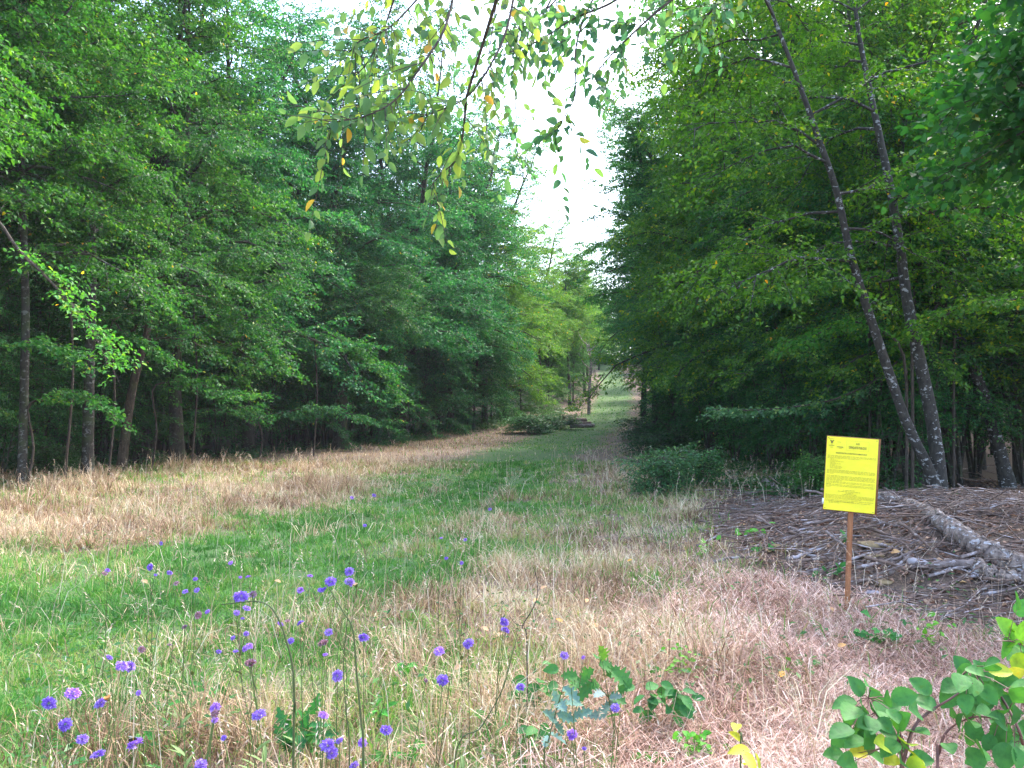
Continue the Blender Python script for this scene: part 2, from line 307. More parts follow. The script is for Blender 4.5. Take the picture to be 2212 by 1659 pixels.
def make_tree(seed, H, r0, zlow, Rad, nl, path=None, env='broad', L0=.10, wr=.62, per_m=26, az=None, limb_r=.32, sub=12, tw=8, lean=.05, up0=(8, 62), mat=None, lmat=None, hue=0, multi=1, rbase=None, paths=None, hang=.25, droop=.10, tmin=0.0):
    rs = np.random.RandomState(seed); gw = Geo(); gl = Geo()
    trunks = []
    if paths is None:
        for q in range(multi):
            a = rs.rand()*6.28; k = np.linspace(0, 1, 9)
            ln = lean*(1 if multi == 1 else 3.2)
            p = np.stack([np.cos(a)*ln*H*k**1.3+np.cumsum(rs.normal(0, .012*H/9, 9))+(.12*np.cos(a) if multi > 1 else 0), np.sin(a)*ln*H*k**1.3+np.cumsum(rs.normal(0, .012*H/9, 9))+(.12*np.sin(a) if multi > 1 else 0), k*H*(1-.25*rs.rand()*(multi > 1))], 1)
            p[0, :2] *= .5; trunks.append((polyline(p, 22), r0*(.7+.3*rs.rand() if multi > 1 else 1)))
    else:
        trunks = [(polyline(np.array(p), 40), r) for p, r in paths]
    if env == 'broad' and paths is None and multi == 1:
        p, rr0 = trunks[0]; lead = []
        j = int(len(p)*.42); b0 = p[j]; nlead = rs.randint(3, 6); a0 = rs.rand()*6.28
        trunks = [(p[:int(len(p)*.68)], rr0)]
        for q in range(nlead):
            a = a0+q*6.283/nlead+rs.normal(0, .35); j = int(len(p)*rs.uniform(.34, .58)); b0 = p[j]; hl = (H*rs.uniform(.84, 1.0)-b0[2]); k = np.linspace(0, 1, 7)
            sp_ = Rad*rs.uniform(.35, .62)
            lp = b0+np.stack([np.cos(a)*sp_*k**.8+rs.normal(0, .12, 7)*k, np.sin(a)*sp_*k**.8+rs.normal(0, .12, 7)*k, hl*k], 1)
            trunks.append((polyline(lp, 22), rr0*.55))
    T0 = []; TD = []; TL = []
    for p, rr in trunks:
        m = len(p); k = np.linspace(0, 1, m)
        rad = rr*((1-k)**.75*.9+.1*(1-k))+.006
        rad = rad*(1+.4*np.exp(-((p[:, 2]-p[0, 2])/(rr*1.6+.02))**1.2))
        pp = p.copy(); pp[0, 2] -= .25
        tube(gw, pp, rad, 10 if r0 > .06 else 5, rough=.05, rs=rs)
        lo, hi, cnt = max(zlow, p[0, 2]+.3), min(H, p[-1, 2]), nl
        isl = env == 'broad' and paths is None and multi == 1
        if isl: cnt = int(nl*(.60 if rr == r0 else .52))
        hs = lo+(hi-lo)*((np.arange(cnt)+rs.rand(cnt))/cnt)**.95
        for i, h in enumerate(hs):
            t = (h-zlow)/(H-zlow)
            j = int(np.argmin(abs(p[:, 2]-h)))
            if p[-1, 2] < h-.5: continue
            base = p[j]
            if env == 'broad': e = (1-t)**.55*(.8+.2*math.sin(3.1*t))+.10
            elif env == 'cone': e = (1-t)**.6*.92+.06
            else: e = .35+.65*math.sin(math.pi*min(1, t*.9+.1))
            ln = Rad*e*(.72+.5*rs.rand())
            if isl: ln = (Rad*(1-.35*t)*rs.uniform(.62, 1.08) if rr == r0 else Rad*rs.uniform(.28, .55)*(1.05-.45*t))
            a = (i*2.399+rs.normal(0, .4)) if az is None else rs.uniform(*az)
            el = R(up0[0]+(up0[1]-up0[0])*t**1.4+rs.normal(0, 7))
            ns = 7; s = np.linspace(0, 1, ns)
            ca, sa = math.cos(a), math.sin(a)
            els = el+R(10)-(R(44)+droop*2.2*(1.3-t))*s; ds = ln/(ns-1)
            out = np.concatenate([[0], np.cumsum(ds*np.cos(els[1:]))]); zz = np.concatenate([[0], np.cumsum(ds*np.sin(els[1:]))])
            side = np.cumsum(rs.normal(0, .035*ln, ns)); side[0] = 0
            lp = base+np.stack([ca*out-sa*side, sa*out+ca*side, zz+np.concatenate([[0], np.cumsum(rs.normal(0, .02*ln, ns-1))])], 1)
            lr = max(.010, rad[j]*limb_r+.004*ln)
            tube(gw, lp, lr*(1-s)**.8+.004, 5)
            nsb = max(4, int(sub*ln/Rad*1.2)+1)
            for q in range(nsb):
                u = .14+.86*(q+rs.rand()*.7)/nsb; u = min(u, .99)
                x = u*(ns-1); i0 = int(x); f = x-i0
                b0 = lp[i0]*(1-f)+lp[min(i0+1, ns-1)]*f
                dr = nrm(lp[min(i0+1, ns-1)]-lp[i0])
                aa = math.atan2(dr[1], dr[0])+(1 if q % 2 else -1)*rs.uniform(.45, 1.15)
                sl = (ln*.42*(1-u)**.7+.45)*(.7+.6*rs.rand())
                ez = dr[2]*.6+rs.normal(.06, .42)
                d = nrm(np.array((math.cos(aa), math.sin(aa), ez)))
                s3 = np.linspace(0, 1, 4)
                sp = b0+d*(sl*s3)[:, None]; sp[:, 2] -= hang*.45*sl*s3**2
                tube(gw, sp, .009*(1-s3)+.003, 3)
                nt = max(3, int(tw*sl))
                uu = (np.arange(nt)+rs.rand(nt))/nt; x3 = uu*3; i3 = np.minimum(x3.astype(int), 2); f3 = (x3-i3)[:, None]
                t0 = sp[i3]*(1-f3)+sp[i3+1]*f3
                ta = math.atan2(d[1], d[0])+np.where(np.arange(nt) % 2 == 0, 1, -1)*rs.uniform(.3, 1.2, nt)
                td = nrm(np.stack([np.cos(ta), np.sin(ta), rs.normal(-.08, .34, nt)+d[2]*.5], 1))
                T0.append(t0); TD.append(td); TL.append(rs.uniform(.28, .62, nt)*(1.1-.4*uu))
    T0 = np.concatenate(T0); TD = np.concatenate(TD); TL = np.concatenate(TL)
    if tmin: 
        k = T0[:, 2] > tmin; T0, TD, TL = T0[k], TD[k], TL[k]
    spray_leaves(gl, T0, TD, TL, rs, L0, wr, per_m, hue=hue, hang=hang)
    return gw.mesh('wood', mat or M_BARK, True), gl.mesh('foliage', lmat or M_LEAF)

class Kind:
    def __init__(s, name, wood, fol, cat='tree', trunk='trunk', crown='crown'):
        s.n, s.w, s.f, s.cat, s.tn, s.cn = name, wood, fol, cat, trunk, crown
    def put(s, x, y, label, group=None, rz=0, sc_=1, tint=(1, 1, 1), z=None):
        e = empty(s.n, (x, y, gz(x, y) if z is None else z), label, s.cat, group, rz, sc_)
        if s.w: link(s.tn, s.w, e)
        if s.f: link(s.cn, s.f, e, color=(*tint, 1))
        return e

RN = random.Random(7)
edge = [Kind('beech_tree', *make_tree(100+k, H, .20, 2.8, 5.6, 56, sub=13, tw=10, hue=hu, droop=.20, up0=(20, 60), L0=.115, per_m=22)) for k, (H, hu) in enumerate([(19, 0), (17.5, .05), (20, -.04)])]
edgeH = [Kind('beech_tree', *make_tree(110+k, 19, .20, 6.2, 5.2, 52, sub=13, tw=10, hue=.03, droop=.14, up0=(28, 62), L0=.115, per_m=22)) for k in range(2)]
small = [Kind('hornbeam_tree', *make_tree(130+k, 11.5, .11, 1.3, 4.0, 38, sub=12, tw=9, hue=.03, droop=.2, L0=.10, up0=(15, 60))) for k in range(2)]
tall = [Kind('forest_tree', *make_tree(150+k, 20, r, 6.5, 4.2, 26, sub=10, tw=8, L0=.12, per_m=20)) for k, r in enumerate([.17, .27, .12])]
pole = [Kind('coppice_tree', *make_tree(170+k, 7.5, .045, 1.4, 1.9, 13, sub=8, tw=7, L0=.085, multi=4, per_m=20, env='oval')) for k in range(3)]
stems = [Kind('slim_tree', *make_tree(180+k, 10.5, .055, 6.0, 2.2, 11, sub=7, tw=6, L0=.10, multi=mu, per_m=18, env='oval', lean=.045)) for k, mu in enumerate((4, 2, 3))]
shrub = [Kind('bramble_bush', *make_tree(190+k, 1.45, .012, .08, .55, 6, sub=7, tw=6, L0=.10, per_m=14, multi=7, env='oval', mat=M_TWIG, lmat=M_SHRUB, up0=(5, 75), lean=.11), cat='bush', trunk='stems', crown='foliage') for k in range(2)]
spruce = Kind('conifer_tree', *make_tree(199, 19, .2, 5, 4.6, 64, env='cone', sub=12, tw=10, L0=.10, wr=.3, per_m=24, up0=(-4, 30), droop=.12, hue=-.22))

rr0_ = random.Random(4)
def tint(s):
    r = random.Random(s); w = r.uniform(-.18, .22); v = r.uniform(.8, 1.2)
    return (v*(1+w), v, v*(1-w*.5))

# --- left wall, row at the edge
L_edge = [ # Y, offset from the edge, kind, index, scale, yaw, label
 (14.5, -1.2, edgeH, 0, 1.0, .4, 'tall beech at the far left, its crown filling the top left corner'),
 (19.5, -.3, edgeH, 1, 1.1, 1.9, 'second beech from the left with long level sprays over the dry grass'),
 (24, .4, edgeH, 0, 1.15, 3.3, 'beech left of the mossy thick trunk with yellowish lower sprays'),
 (28.5, .9, edge, 0, 1.2, 4.4, 'broad beech behind the tan grass, leaning its crown over the ride'),
 (34, 1.2, edge, 1, 1.22, .2, 'beech right of the thick mossy trunk at the left wood edge'),
 (40.5, 1.4, edge, 2, 1.22, 5.2, 'dark teal beech with drooping layers in the middle of the left wood edge'),
 (46.5, 1.5, edge, 0, 1.3, 2.4, 'beech where the left wood edge bends to the right'),
 (53, 1.3, edge, 1, 1.28, 3.9, 'beech over the low pale undergrowth of the bend'),
 (59.5, .9, edge, 2, 1.2, .9, 'beech bulging out just left of the sky gap'),
 (65, .3, edge, 0, .95, 1.2, 'sunlit yellow green beech left of the far logs'),
 (74, .3, edgeH, 1, .95, 4.9, 'sunlit yellow beech behind the far logs'),
 (84, .2, edgeH, 0, .92, 2.9, 'sunlit pale yellow beech left of the far track'),
 (96, 0, edgeH, 1, .9, 5.9, 'far hazy beech near the top of the track, left side'),
 (112, -.3, edgeH, 0, .9, 1.5, 'last beech on the left of the rising track')]
for (Y, off, ks, i, s, a, lab) in L_edge:
    x = float(np.interp(Y, *EL))+off-1.0
    t = tint(Y)
    if 58 < Y < 100: t = (2.8, 1.75, .8)  # sunlight on the far crowns put into a yellow tint
    elif 33 < Y < 58: t = (.95, 1.25, 1.6)  # cool skylight on the middle crowns put into a bluish tint
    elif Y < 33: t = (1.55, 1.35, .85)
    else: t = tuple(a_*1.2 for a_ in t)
    ks[i % len(ks)].put(x, Y, lab, 'beeches along the left edge of the ride', a, s, t)
# --- right wall
R_edge = [
 (19.5, 1.6, edge, 1, .80, .7, 'beech right behind the pale forked tree'),
 (23.5, .6, edge, 0, 1.0, 2.2, 'yellow green beech left of the pale forked tree, over the thicket'),
 (28.5, -.6, edge, 2, 1.08, 5.0, 'beech with drooping sprays over the grey bramble thicket'),
 (34, -1.2, edge, 1, 1.12, 3.4, 'dense dark beech at the left shoulder of the right wood'),
 (40, -2.0, edgeH, 0, 1.05, .3, 'beech between the dark shoulder and the conifer'),
 (53, -2.4, edgeH, 1, 1.05, 1.7, 'beech just beyond the conifer of the right wood edge'),
 (60, -1.2, edgeH, 0, 1.0, 4.1, 'yellowing beech right of the far track bend'),
 (69, -.3, edgeH, 1, .92, 2.7, 'hazy beech hanging over the far green track'),
 (80, .2, edgeH, 0, .85, 5.5, 'far beech right of the climbing track'),
 (94, .3, edgeH, 1, .85, .9, 'farther beech beside the top of the track, right side'),
 (110, .3, edgeH, 0, .85, 3.1, 'last beech on the right of the rising track')]
for (Y, off, ks, i, s, a, lab) in R_edge:
    x = float(np.interp(Y, *ER))+off+1.2
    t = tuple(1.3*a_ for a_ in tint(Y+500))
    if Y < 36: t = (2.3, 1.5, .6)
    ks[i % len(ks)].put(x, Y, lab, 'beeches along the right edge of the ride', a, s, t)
spruce.put(8.0, 45, 'blue green conifer with level spiky boughs against the sky, right of the gap', None, .6, .92, (1.5, 1.7, 2.0))

# --- far end of the ride
for k, (x, y, s, lab) in enumerate([(10, 138, .7, 'greyish tree closing the far end of the ride, leftmost of those at the top'), (14.5, 134, .72, 'sunlit yellowish tree closing the far end, above the top of the track'), (19.5, 140, .75, 'tree closing the far end of the ride behind the right wood'), (24, 133, .8, 'rightmost tree closing the far end of the ride'), (17, 146, .85, 'rearmost tree closing the far end, seen in the notch of the wood')]):
    edge[k % 3].put(x, y, lab, 'trees closing the far end of the ride', k*1.3, s, [(1.3, 1.05, 1.2), (1.7, 1.3, 1.0), (1.2, 1.1, 1.1), (1, 1, 1), (1.4, 1.2, 1.3)][k])  # second tint is warm: sunlight of the far centre put into the leaves

# --- smaller trees filling under the crowns
for k, (Y, side, off, s) in enumerate([(17, -1, -.6, .75), (27.5, -1, .2, .6), (37.5, -1, .4, .8), (43.5, -1, .6, .85), (49.5, -1, .9, .95), (55, -1, 1.0, .9), (62, -1, -.6, .8), (70, -1, -1.2, .8), (79, -1, -1.5, .8), (90, -1, -1.5, .8),
                                       (24.5, 1, -.4, .55), (26.5, 1, -.2, .62), (31, 1, .2, .8), (37, 1, -.1, .85), (43.5, 1, .2, .9), (50, 1, .3, .9), (57, 1, .3, .85), (64, 1, 1.0, .85), (75, 1, 1.6, .8), (87, 1, 1.8, .8)]):
    x = float(np.interp(Y, *(EL if side < 0 else ER)))+off*(1 if side < 0 else 1)+(0 if side < 0 else 1.2)
    far = ['near', 'middle', 'far'][0 if Y < 30 else 1 if Y < 58 else 2]
    order = ['first', 'second', 'third', 'fourth', 'fifth', 'sixth', 'seventh', 'eighth', 'ninth', 'tenth'][k % 10]
    t = tint(k+900)
    if side < 0 and 33 < Y < 60: t = (.75, 1.0, 1.2)  # same cool skylight carried by the tint of these low trees
    if Y > 60: t = (t[0]*1.4, t[1]*1.2, t[2])
    small[k % 2].put(x, Y, '%s low hornbeam along the %s ride edge, leaves nearly to the ground' % (order, 'left' if side < 0 else 'right'), 'low hornbeams along the ride edges', k*1.7, s, t)

for k, (Y, side, off, s) in enumerate([(Y_, sd, o_, .95) for Y_ in (60, 66, 73, 81, 88, 97, 106, 117, 128) for sd, o_ in ((-1, 4.0), (1, 4.2))]+[(64, -1, 5, 1.1), (76, -1, 5.5, 1.1), (92, -1, 5.5, 1.2), (110, -1, 5, 1.2), (70, 1, 6, 1.1), (90, 1, 6, 1.1)]):
    x = float(np.interp(Y, *(EL if side < 0 else ER)))+side*off
    small[k % 2].put(x, Y+rr0_.uniform(-1.5, 1.5), 'leafy young hornbeam in the far %s wood wall beside the climbing track' % ('left' if side < 0 else 'right'), 'young hornbeams of the far %s wood wall' % ('left' if side < 0 else 'right'), k*1.9, s, (1.5, 1.3, 1.05))
for k, (Y, side, off, s) in enumerate([(17.5, -1, .2, .6), (20.5, -1, .5, .55), (22.8, -1, .1, .7), (25.8, -1, .3, .65), (29, -1, -.2, .75), (31.8, -1, .5, .7), (35, -1, .1, .8), (39, -1, .4, .8), (43, -1, .3, .85), (48, -1, .4, .9),
                                       (18, 1, 1.6, .6), (21, 1, .6, .6), (24, 1, .2, .6), (27.5, 1, -.4, .7), (31.5, 1, -.6, .8), (36, 1, -1.0, .9)]):
    x = float(np.interp(Y, *(EL if side < 0 else ER)))+off
    pole[k % 3].put(x, Y, 'leafy coppice clump on the %s wood edge, %s from the camera' % ('left' if side < 0 else 'right', ['first', 'second', 'third', 'fourth', 'fifth', 'sixth', 'seventh', 'eighth', 'ninth', 'tenth'][k if side < 0 else k-10]), 'coppice clumps on the wood edges', k*2.3, s, (.95, 1.1, 1.0))
for side, word, cnt, ya, yb in ((-1, 'left', 34, 16, 48), (1, 'right', 16, 17, 34)):
    for k in range(cnt):
        Y = ya+(yb-ya)*((k+rr0_.random())/cnt); x = float(np.interp(Y, *(EL if side < 0 else ER)))+side*rr0_.uniform(-.4, 3.4)
        if side > 0: x += .8
        stems[k % 3].put(x, Y, 'clump of slim dark bare stems in the shade at the front of the %s wood' % word, 'slim dark stems at the front of the %s wood' % word, k*1.7, rr0_.uniform(.8, 1.15), (1.0, 1.1, .9))
# --- wood interior
rr = random.Random(3)
def scatter(n, side, ymin, ymax, dmin, dmax, gap, avoid=[]):
    pts = []; tries = 0
    while len(pts) < n and tries < 6000:
        tries += 1
        Y = ymin+(ymax-ymin)*rr.random()**1.5; d = rr.uniform(dmin, dmax)
        x = float(np.interp(Y, *(EL if side < 0 else ER)))+side*d
        if abs(x) > Y*.70+2: continue
        if side > 0 and Y < 23 and dmin > 1: continue
        if side > 0 and Y < 16.5: continue
        if all((x-a)**2+(Y-b)**2 > gap*gap for a, b in pts+avoid): pts.append((x, Y))
    return pts
for side, word, n1, n2 in ((-1, 'left', 46, 62), (1, 'right', 34, 50)):
    P = scatter(n1, side, 15, 75, 2.4, 20, 2.3)
    for k, (x, y) in enumerate(P):
        tall[k % 3].put(x, y, 'straight dark trunked tree standing inside the %s wood behind its edge beeches' % word, 'straight trunks inside the %s wood' % word, rr.uniform(0, 6.28), rr.uniform(.85, 1.1), tint(k*3+side))
    Q = scatter(n2, side, 15, 62, .3, 13, 1.25, P)
    for k, (x, y) in enumerate(Q):
        pole[k % 3].put(x, y, 'thin stemmed coppice clump in the shade of the %s wood' % word, 'coppice clumps in the shade of the %s wood' % word, rr.uniform(0, 6.28), rr.uniform(.7, 1.15), tint(k*5+side))

# --- far mass of woodland behind everything that can be told apart
def woodmass(name, label, side):
    rs = np.random.RandomState(50+side); g = Geo(); n = 90000
    Y = rs.uniform(2, 170, n); far = rs.rand(n) < .4; d = np.where(far, rs.uniform(27, 75, n), rs.uniform(19, 26, n))
    x = np.interp(Y, *(EL if side < 0 else ER))+side*d
    z = height(x, Y)+np.where(far, rs.uniform(2, 18, n), rs.rand(n)**1.2*15)
    P = np.stack([x, Y, z], 1)+rs.normal(0, .5, (n, 3))
    D = rs.normal(0, 1, (n, 3)); D[:, 2] *= .3; N = rs.normal(0, .5, (n, 3))+np.array((0, 0, 1.))
    L = rs.uniform(.3, .55, n)*np.where(far, 2.6, 1)
    leaves(g, P, D, N, L, L*.6, np.clip(rs.normal(.4, .15, n), 0, .9))
    tag(link(name, g.mesh(name, M_LEAF)), label, 'wood', kind='stuff')
woodmass('distant_woodland', 'mass of foliage deep inside the left wood', -1)
woodmass('distant_woodland', 'mass of foliage deep inside the right wood', 1)
rs = np.random.RandomState(77); g = Geo(); n = 60000
P = np.stack([rs.uniform(-25, 60, n), rs.uniform(146, 158, n), np.zeros(n)], 1); P[:, 2] = height(P[:, 0], P[:, 1])+rs.rand(n)**1.4*14
D = rs.normal(0, 1, (n, 3)); L = rs.uniform(.35, .6, n)
leaves(g, P, D, rs.normal(0, 1, (n, 3)), L, L*.6, np.clip(rs.normal(.55, .2, n), 0, .95))
tag(link('distant_woodland', g.mesh('distant_woodland', M_LEAF), color=(1.3, 1.1, 1.1, 1)), 'mass of foliage beyond the top of the ride', 'wood', kind='stuff')

# ------------------------------------------------------------------ particular trees
def px_path(pts, Y, dY=0.0):
    k = np.linspace(0, 1, len(pts))
    return [unproj(a, b_, Y+dY*t) for (a, b_), t in zip(pts, k)]
def special(name, label, paths, base_Y, zlow, H, Rad, nl, mat, tint_=(1, 1, 1), az=None, crown=True, **kw):
    base = paths[0][0][0].copy(); base[2] = gz(base[0], base[1])
    for q, r in paths[:1]: q[0][2] = base[2]-.05
    off = np.array((base[0], base[1], base[2]))
    pp = [([p-off for p in q], r) for q, r in paths]
    w, f = make_tree(kw.pop('seed', 300), H, pp[0][1], zlow, Rad, nl, paths=pp, mat=mat, az=az, **kw)
    e = empty(name, tuple(off), label, 'tree')
    link('trunk', w, e)
    if crown: link('crown', f, e, color=(*tint_, 1))
    return e
YA = 14.4
pA = px_path([(2032, 1100), (2027, 1010), (2012, 900), (1985, 770), (1958, 640), (1942, 520), (1918, 380), (1886, 230), (1858, 90), (1838, -60), (1815, -260)], YA, .6)
pB = px_path([(2024, 1060), (2000, 1000), (1955, 905), (1905, 760), (1868, 650), (1835, 540), (1806, 410), (1765, 290), (1722, 170), (1672, 40), (1625, -90), (1560, -260)], YA-.05, -1.2)
special('forked_tree', 'slim forked tree with pale lichen patches on both stems, right of the yellow notice', [(pA, .13), (pB, .092)], YA, 4.2, 12.5, 3.6, 17, M_LICHEN, (2.3, 1.55, .45), az=(R(-20), R(215)), seed=301, L0=.085, limb_r=.22, sub=12, tw=9, tmin=3.0)
pC = px_path([(2180, 1010), (2150, 940), (2105, 800), (2050, 690), (2015, 600), (1990, 500), (1968, 420), (1950, 300)], 18.5, .5)
special('leaning_tree', 'dark leaning trunk with pale blotches behind the forked tree', [(pC, .15)], 18.5, 4.5, 9.5, 3.2, 16, M_LICHEN, (2.0, 1.45, .5), seed=302, L0=.09, tmin=3.0)
pD = px_path([(2200, 1040), (2195, 900), (2188, 760), (2168, 600), (2148, 500), (2120, 400), (2100, 250), (2090, 100)], 20, 0)
special('slender_tree', 'slender dark tree near the right border with side boughs', [(pD, .12)], 20, 3.2, 12, 3.4, 20, M_BARK, (1.9, 1.4, .5), seed=303, L0=.09)
pO = px_path([(1862, 990), (1858, 900), (1850, 780), (1845, 680), (1846, 560), (1880, 420), (1930, 150), (1960, -100)], 21.5, 0)
special('oak_tree', 'stout brown oak trunk standing in shade behind the yellow notice', [(pO, .34)], 21.5, 5.5, 15, 5.0, 26, M_OAK, (1.2, 1.1, .7), seed=304)
pL1 = px_path([(383, 1000), (380, 900), (378, 800), (388, 700), (400, 600), (402, 480), (405, 300), (408, 80), (410, -150)], 27.5, 0)
special('mossy_tree', 'thick mossy dark trunk rising behind the tan grass on the left', [(pL1, .24)], 27.5, 5.0, 19, 5.5, 34, M_BARK, (1, 1, 1), seed=305)
pL2 = px_path([(262, 960), (282, 860), (312, 740), (335, 640), (350, 560), (380, 420)], 24, 0)
special('leaning_tree', 'brown trunk leaning to the right, left of the thick mossy one', [(pL2, .14)], 24, 3.5, 8.5, 3.0, 12, M_OAK, (1, 1, 1), seed=306)
pL3 = px_path([(190, 980), (192, 850), (196, 700), (200, 560), (196, 420), (188, 280), (185, 120), (182, -120)], 22, 0)
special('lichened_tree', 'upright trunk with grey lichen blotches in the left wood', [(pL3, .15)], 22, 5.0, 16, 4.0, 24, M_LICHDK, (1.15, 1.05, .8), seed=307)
pL4 = px_path([(48, 1000), (52, 850), (55, 650), (50, 480), (46, 330), (52, 220), (66, 130), (100, 60), (150, 20), (190, -60)], 19, 0)
pL5 = px_path([(46, 300), (42, 170), (38, 80), (60, -40)], 19, 0)
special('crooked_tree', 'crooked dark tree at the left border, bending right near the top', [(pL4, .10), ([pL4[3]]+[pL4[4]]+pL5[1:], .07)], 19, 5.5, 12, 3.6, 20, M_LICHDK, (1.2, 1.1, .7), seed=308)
pL6 = px_path([(735, 950), (738, 860), (742, 790), (742, 720), (745, 600)], 38, 0)
special('shaded_tree', 'thick black looking trunk in the shade below the drooping left crowns', [(pL6, .33)], 38, 6.5, 14, 4.0, 20, M_BARK, seed=309)
pS = px_path([(1272, 880), (1274, 830), (1276, 780), (1272, 740)], 72, 0)
g = Geo(); base = np.array(pS[0]); base[2] = gz(base[0], base[1]); rs = np.random.RandomState(8)
p_ = polyline([p-base for p in pS], 14); p_[0, 2] = -.2
tube(g, p_, np.linspace(.15, .05, 14), 8, rough=.2, rs=rs)
for k in range(10):
    b0 = p_[3+k]; a = k*2.4; d = np.array((math.cos(a), math.sin(a), .9)); tube(g, [b0, b0+d*.7, b0+d*1.1+np.array((0, 0, .5))], [.07, .04, .015], 5)
e = empty('dead_tree', tuple(base), 'pale dead snag standing left of the far track', 'tree'); link('trunk', g.mesh('snag', M_DEAD, True), e)

# trees just outside the frame whose boughs reach into it
HEXA = True
nearL = Kind('hornbeam_tree', *make_tree(320, 14, .17, 6.2, 5.2, 30, sub=13, tw=9, L0=.095, per_m=24, hue=.06, az=(R(-75), R(80)), droop=.2))
nearL.put(-12.0, 12.0, 'hornbeam reaching in from the left border with bright level sprays', None, 0, 1, (1.5, 1.35, .75))
mp = make_tree(321, 10.5, .16, 4.6, 4.6, 30, sub=11, tw=7, L0=.125, wr=.8, per_m=19, hue=-.08, az=(R(100), R(235)), droop=.06, up0=(18, 60))
Kind('maple_tree', *mp).put(9.0, 8.8, 'broad leaved maple reaching in from the top right corner, dark green', None, 0, 1, (.85, 1, .7))

# low bright sprays seen singly
HEXA = True
def spray_bough(name, label, pts, Y, dY, nsub, Lf, tint_, seed, mat=None, wood=None, sublen=.7, hue=.1):
    """a bough with leaves: part of the wood edge, rooted in a stem that stands on the ground"""
    rs = np.random.RandomState(seed); P = polyline(px_path(pts, Y, dY), 16)
    base = P[0].copy(); base[2] = gz(base[0], base[1]); stem = np.array([base+np.array((0, 0, -.1)), (base+P[0])/2+np.array((.1, .1, 0)), P[0]])
    gw = Geo(); gl = Geo()
    full = polyline(np.concatenate([stem[:-1], P[::3], P[-1:]]), 26)-base
    tube(gw, full, np.linspace(.035, .006, 26), 5)
    T0 = []; TD = []; TL = []
    for q in range(nsub):
        u = .12+.88*rs.rand(); b0 = P[int(u*15)]-base; d0 = nrm(P[min(15, int(u*15)+1)]-P[int(u*15)-1])
        a = math.atan2(d0[1], d0[0])+(1 if q % 2 else -1)*rs.uniform(.3, 1.3)
        d = nrm(np.array((math.cos(a), math.sin(a)*.8, d0[2]*.6+rs.normal(-.05, .15)))); sl = sublen*rs.uniform(.5, 1.2)
        tube(gw, [b0, b0+d*sl*.5, b0+d*sl-np.array((0, 0, .1*sl))], [.006, .004, .002], 3)
        for k in range(5):
            aa = a+(1 if k % 2 else -1)*rs.uniform(.3, 1.1)
            T0.append(b0+d*sl*(k+.5)/5); TD.append(nrm(np.array((math.cos(aa), math.sin(aa), rs.normal(-.08, .12))))); TL.append(.32*sl*rs.uniform(.6, 1.2)+.1)
    spray_leaves(gl, np.array(T0), np.array(TD), np.array(TL), rs, Lf, .62, 22, hue=hue)
    e = empty(name, tuple(base), label, 'sapling'); link('stem', gw.mesh('stem', wood or M_TWIG, True), e); link('foliage', gl.mesh('leaves', mat or M_LEAF), e, color=(*tint_, 1))
spray_bough('hornbeam_sapling', 'bright green drooping bough in front of the dark left trunks', [(-30, 470), (60, 560), (140, 640), (200, 720), (235, 790)], 12, 0, 26, .075, (2.1, 1.9, 1.2), 401)
spray_bough('willow_sapling', 'grey green leafy bough reaching left in front of the dark thicket', [(2050, 640), (1900, 820), (1760, 870), (1640, 885), (1545, 885)], 17.5, -.6, 40, .085, (1.6, 1.6, 1.9), 402, mat=M_SHRUB)
spray_bough('beech_sapling', 'yellow green layered bough left of the forked tree', [(1960, 590), (1880, 600), (1800, 610), (1740, 620), (1690, 640)], 15.5, -.4, 44, .08, (1.9, 1.6, .8), 403)
spray_bough('beech_sapling', 'green layered bough hanging below the yellow green one beside the forked tree', [(1950, 760), (1880, 700), (1820, 700), (1770, 720), (1740, 740)], 15.8, -.3, 36, .08, (1.5, 1.5, .8), 404)
spray_bough('beech_sapling', 'yellow green layered bough at the right border behind the forked tree', [(2330, 620), (2240, 640), (2160, 650), (2080, 660), (2020, 700)], 13.5, .4, 50, .08, (1.9, 1.5, .6), 405)
for k, (pts, Y, n_, sl, lab) in enumerate([
    ([(-20, 760), (60, 740), (130, 760), (190, 790)], 18, 26, .9, 'dark green bough across the trunk at the left border'),
    ([(150, 560), (230, 590), (300, 620), (350, 660)], 20, 30, 1.0, 'green bough hanging in front of the upright lichened trunk'),
    ([(330, 840), (400, 820), (460, 840), (520, 850)], 25, 30, 1.1, 'low green bough in front of the foot of the thick mossy trunk'),
    ([(420, 640), (500, 690), (560, 740), (600, 800)], 27, 34, 1.2, 'drooping green bough right of the thick mossy trunk'),
    ([(60, 880), (130, 850), (200, 870), (250, 900)], 19, 22, .8, 'leafy dark shoot between the two leftmost trunks'),
    ([(240, 700), (300, 740), (350, 770)], 22, 20, .8, 'small green bough in front of the leaning brown trunk'),
    ([(680, 700), (740, 740), (800, 790), (850, 850)], 33, 40, 1.5, 'long drooping bough left of the middle of the left wood edge')]):
    spray_bough('hornbeam_sapling', lab, pts, Y, .2, n_, .085+.001*Y, (1.0, 1.15, .9), 430+k, sublen=sl)
spray_bough('bluish_sapling', 'blue green low spray at the foot of the left wood', [(560, 900), (620, 890), (680, 880), (740, 890), (790, 905)], 31, .2, 30, .10, (.8, 1.05, 1.3), 406, sublen=1.5)
spray_bough('bluish_sapling', 'blue green spray under the left crowns beside the thick mossy trunk', [(380, 900), (420, 880), (470, 890), (520, 880), (560, 900)], 29, .2, 18, .10, (.75, 1.0, 1.0), 407, sublen=1.2)

HEXA = False
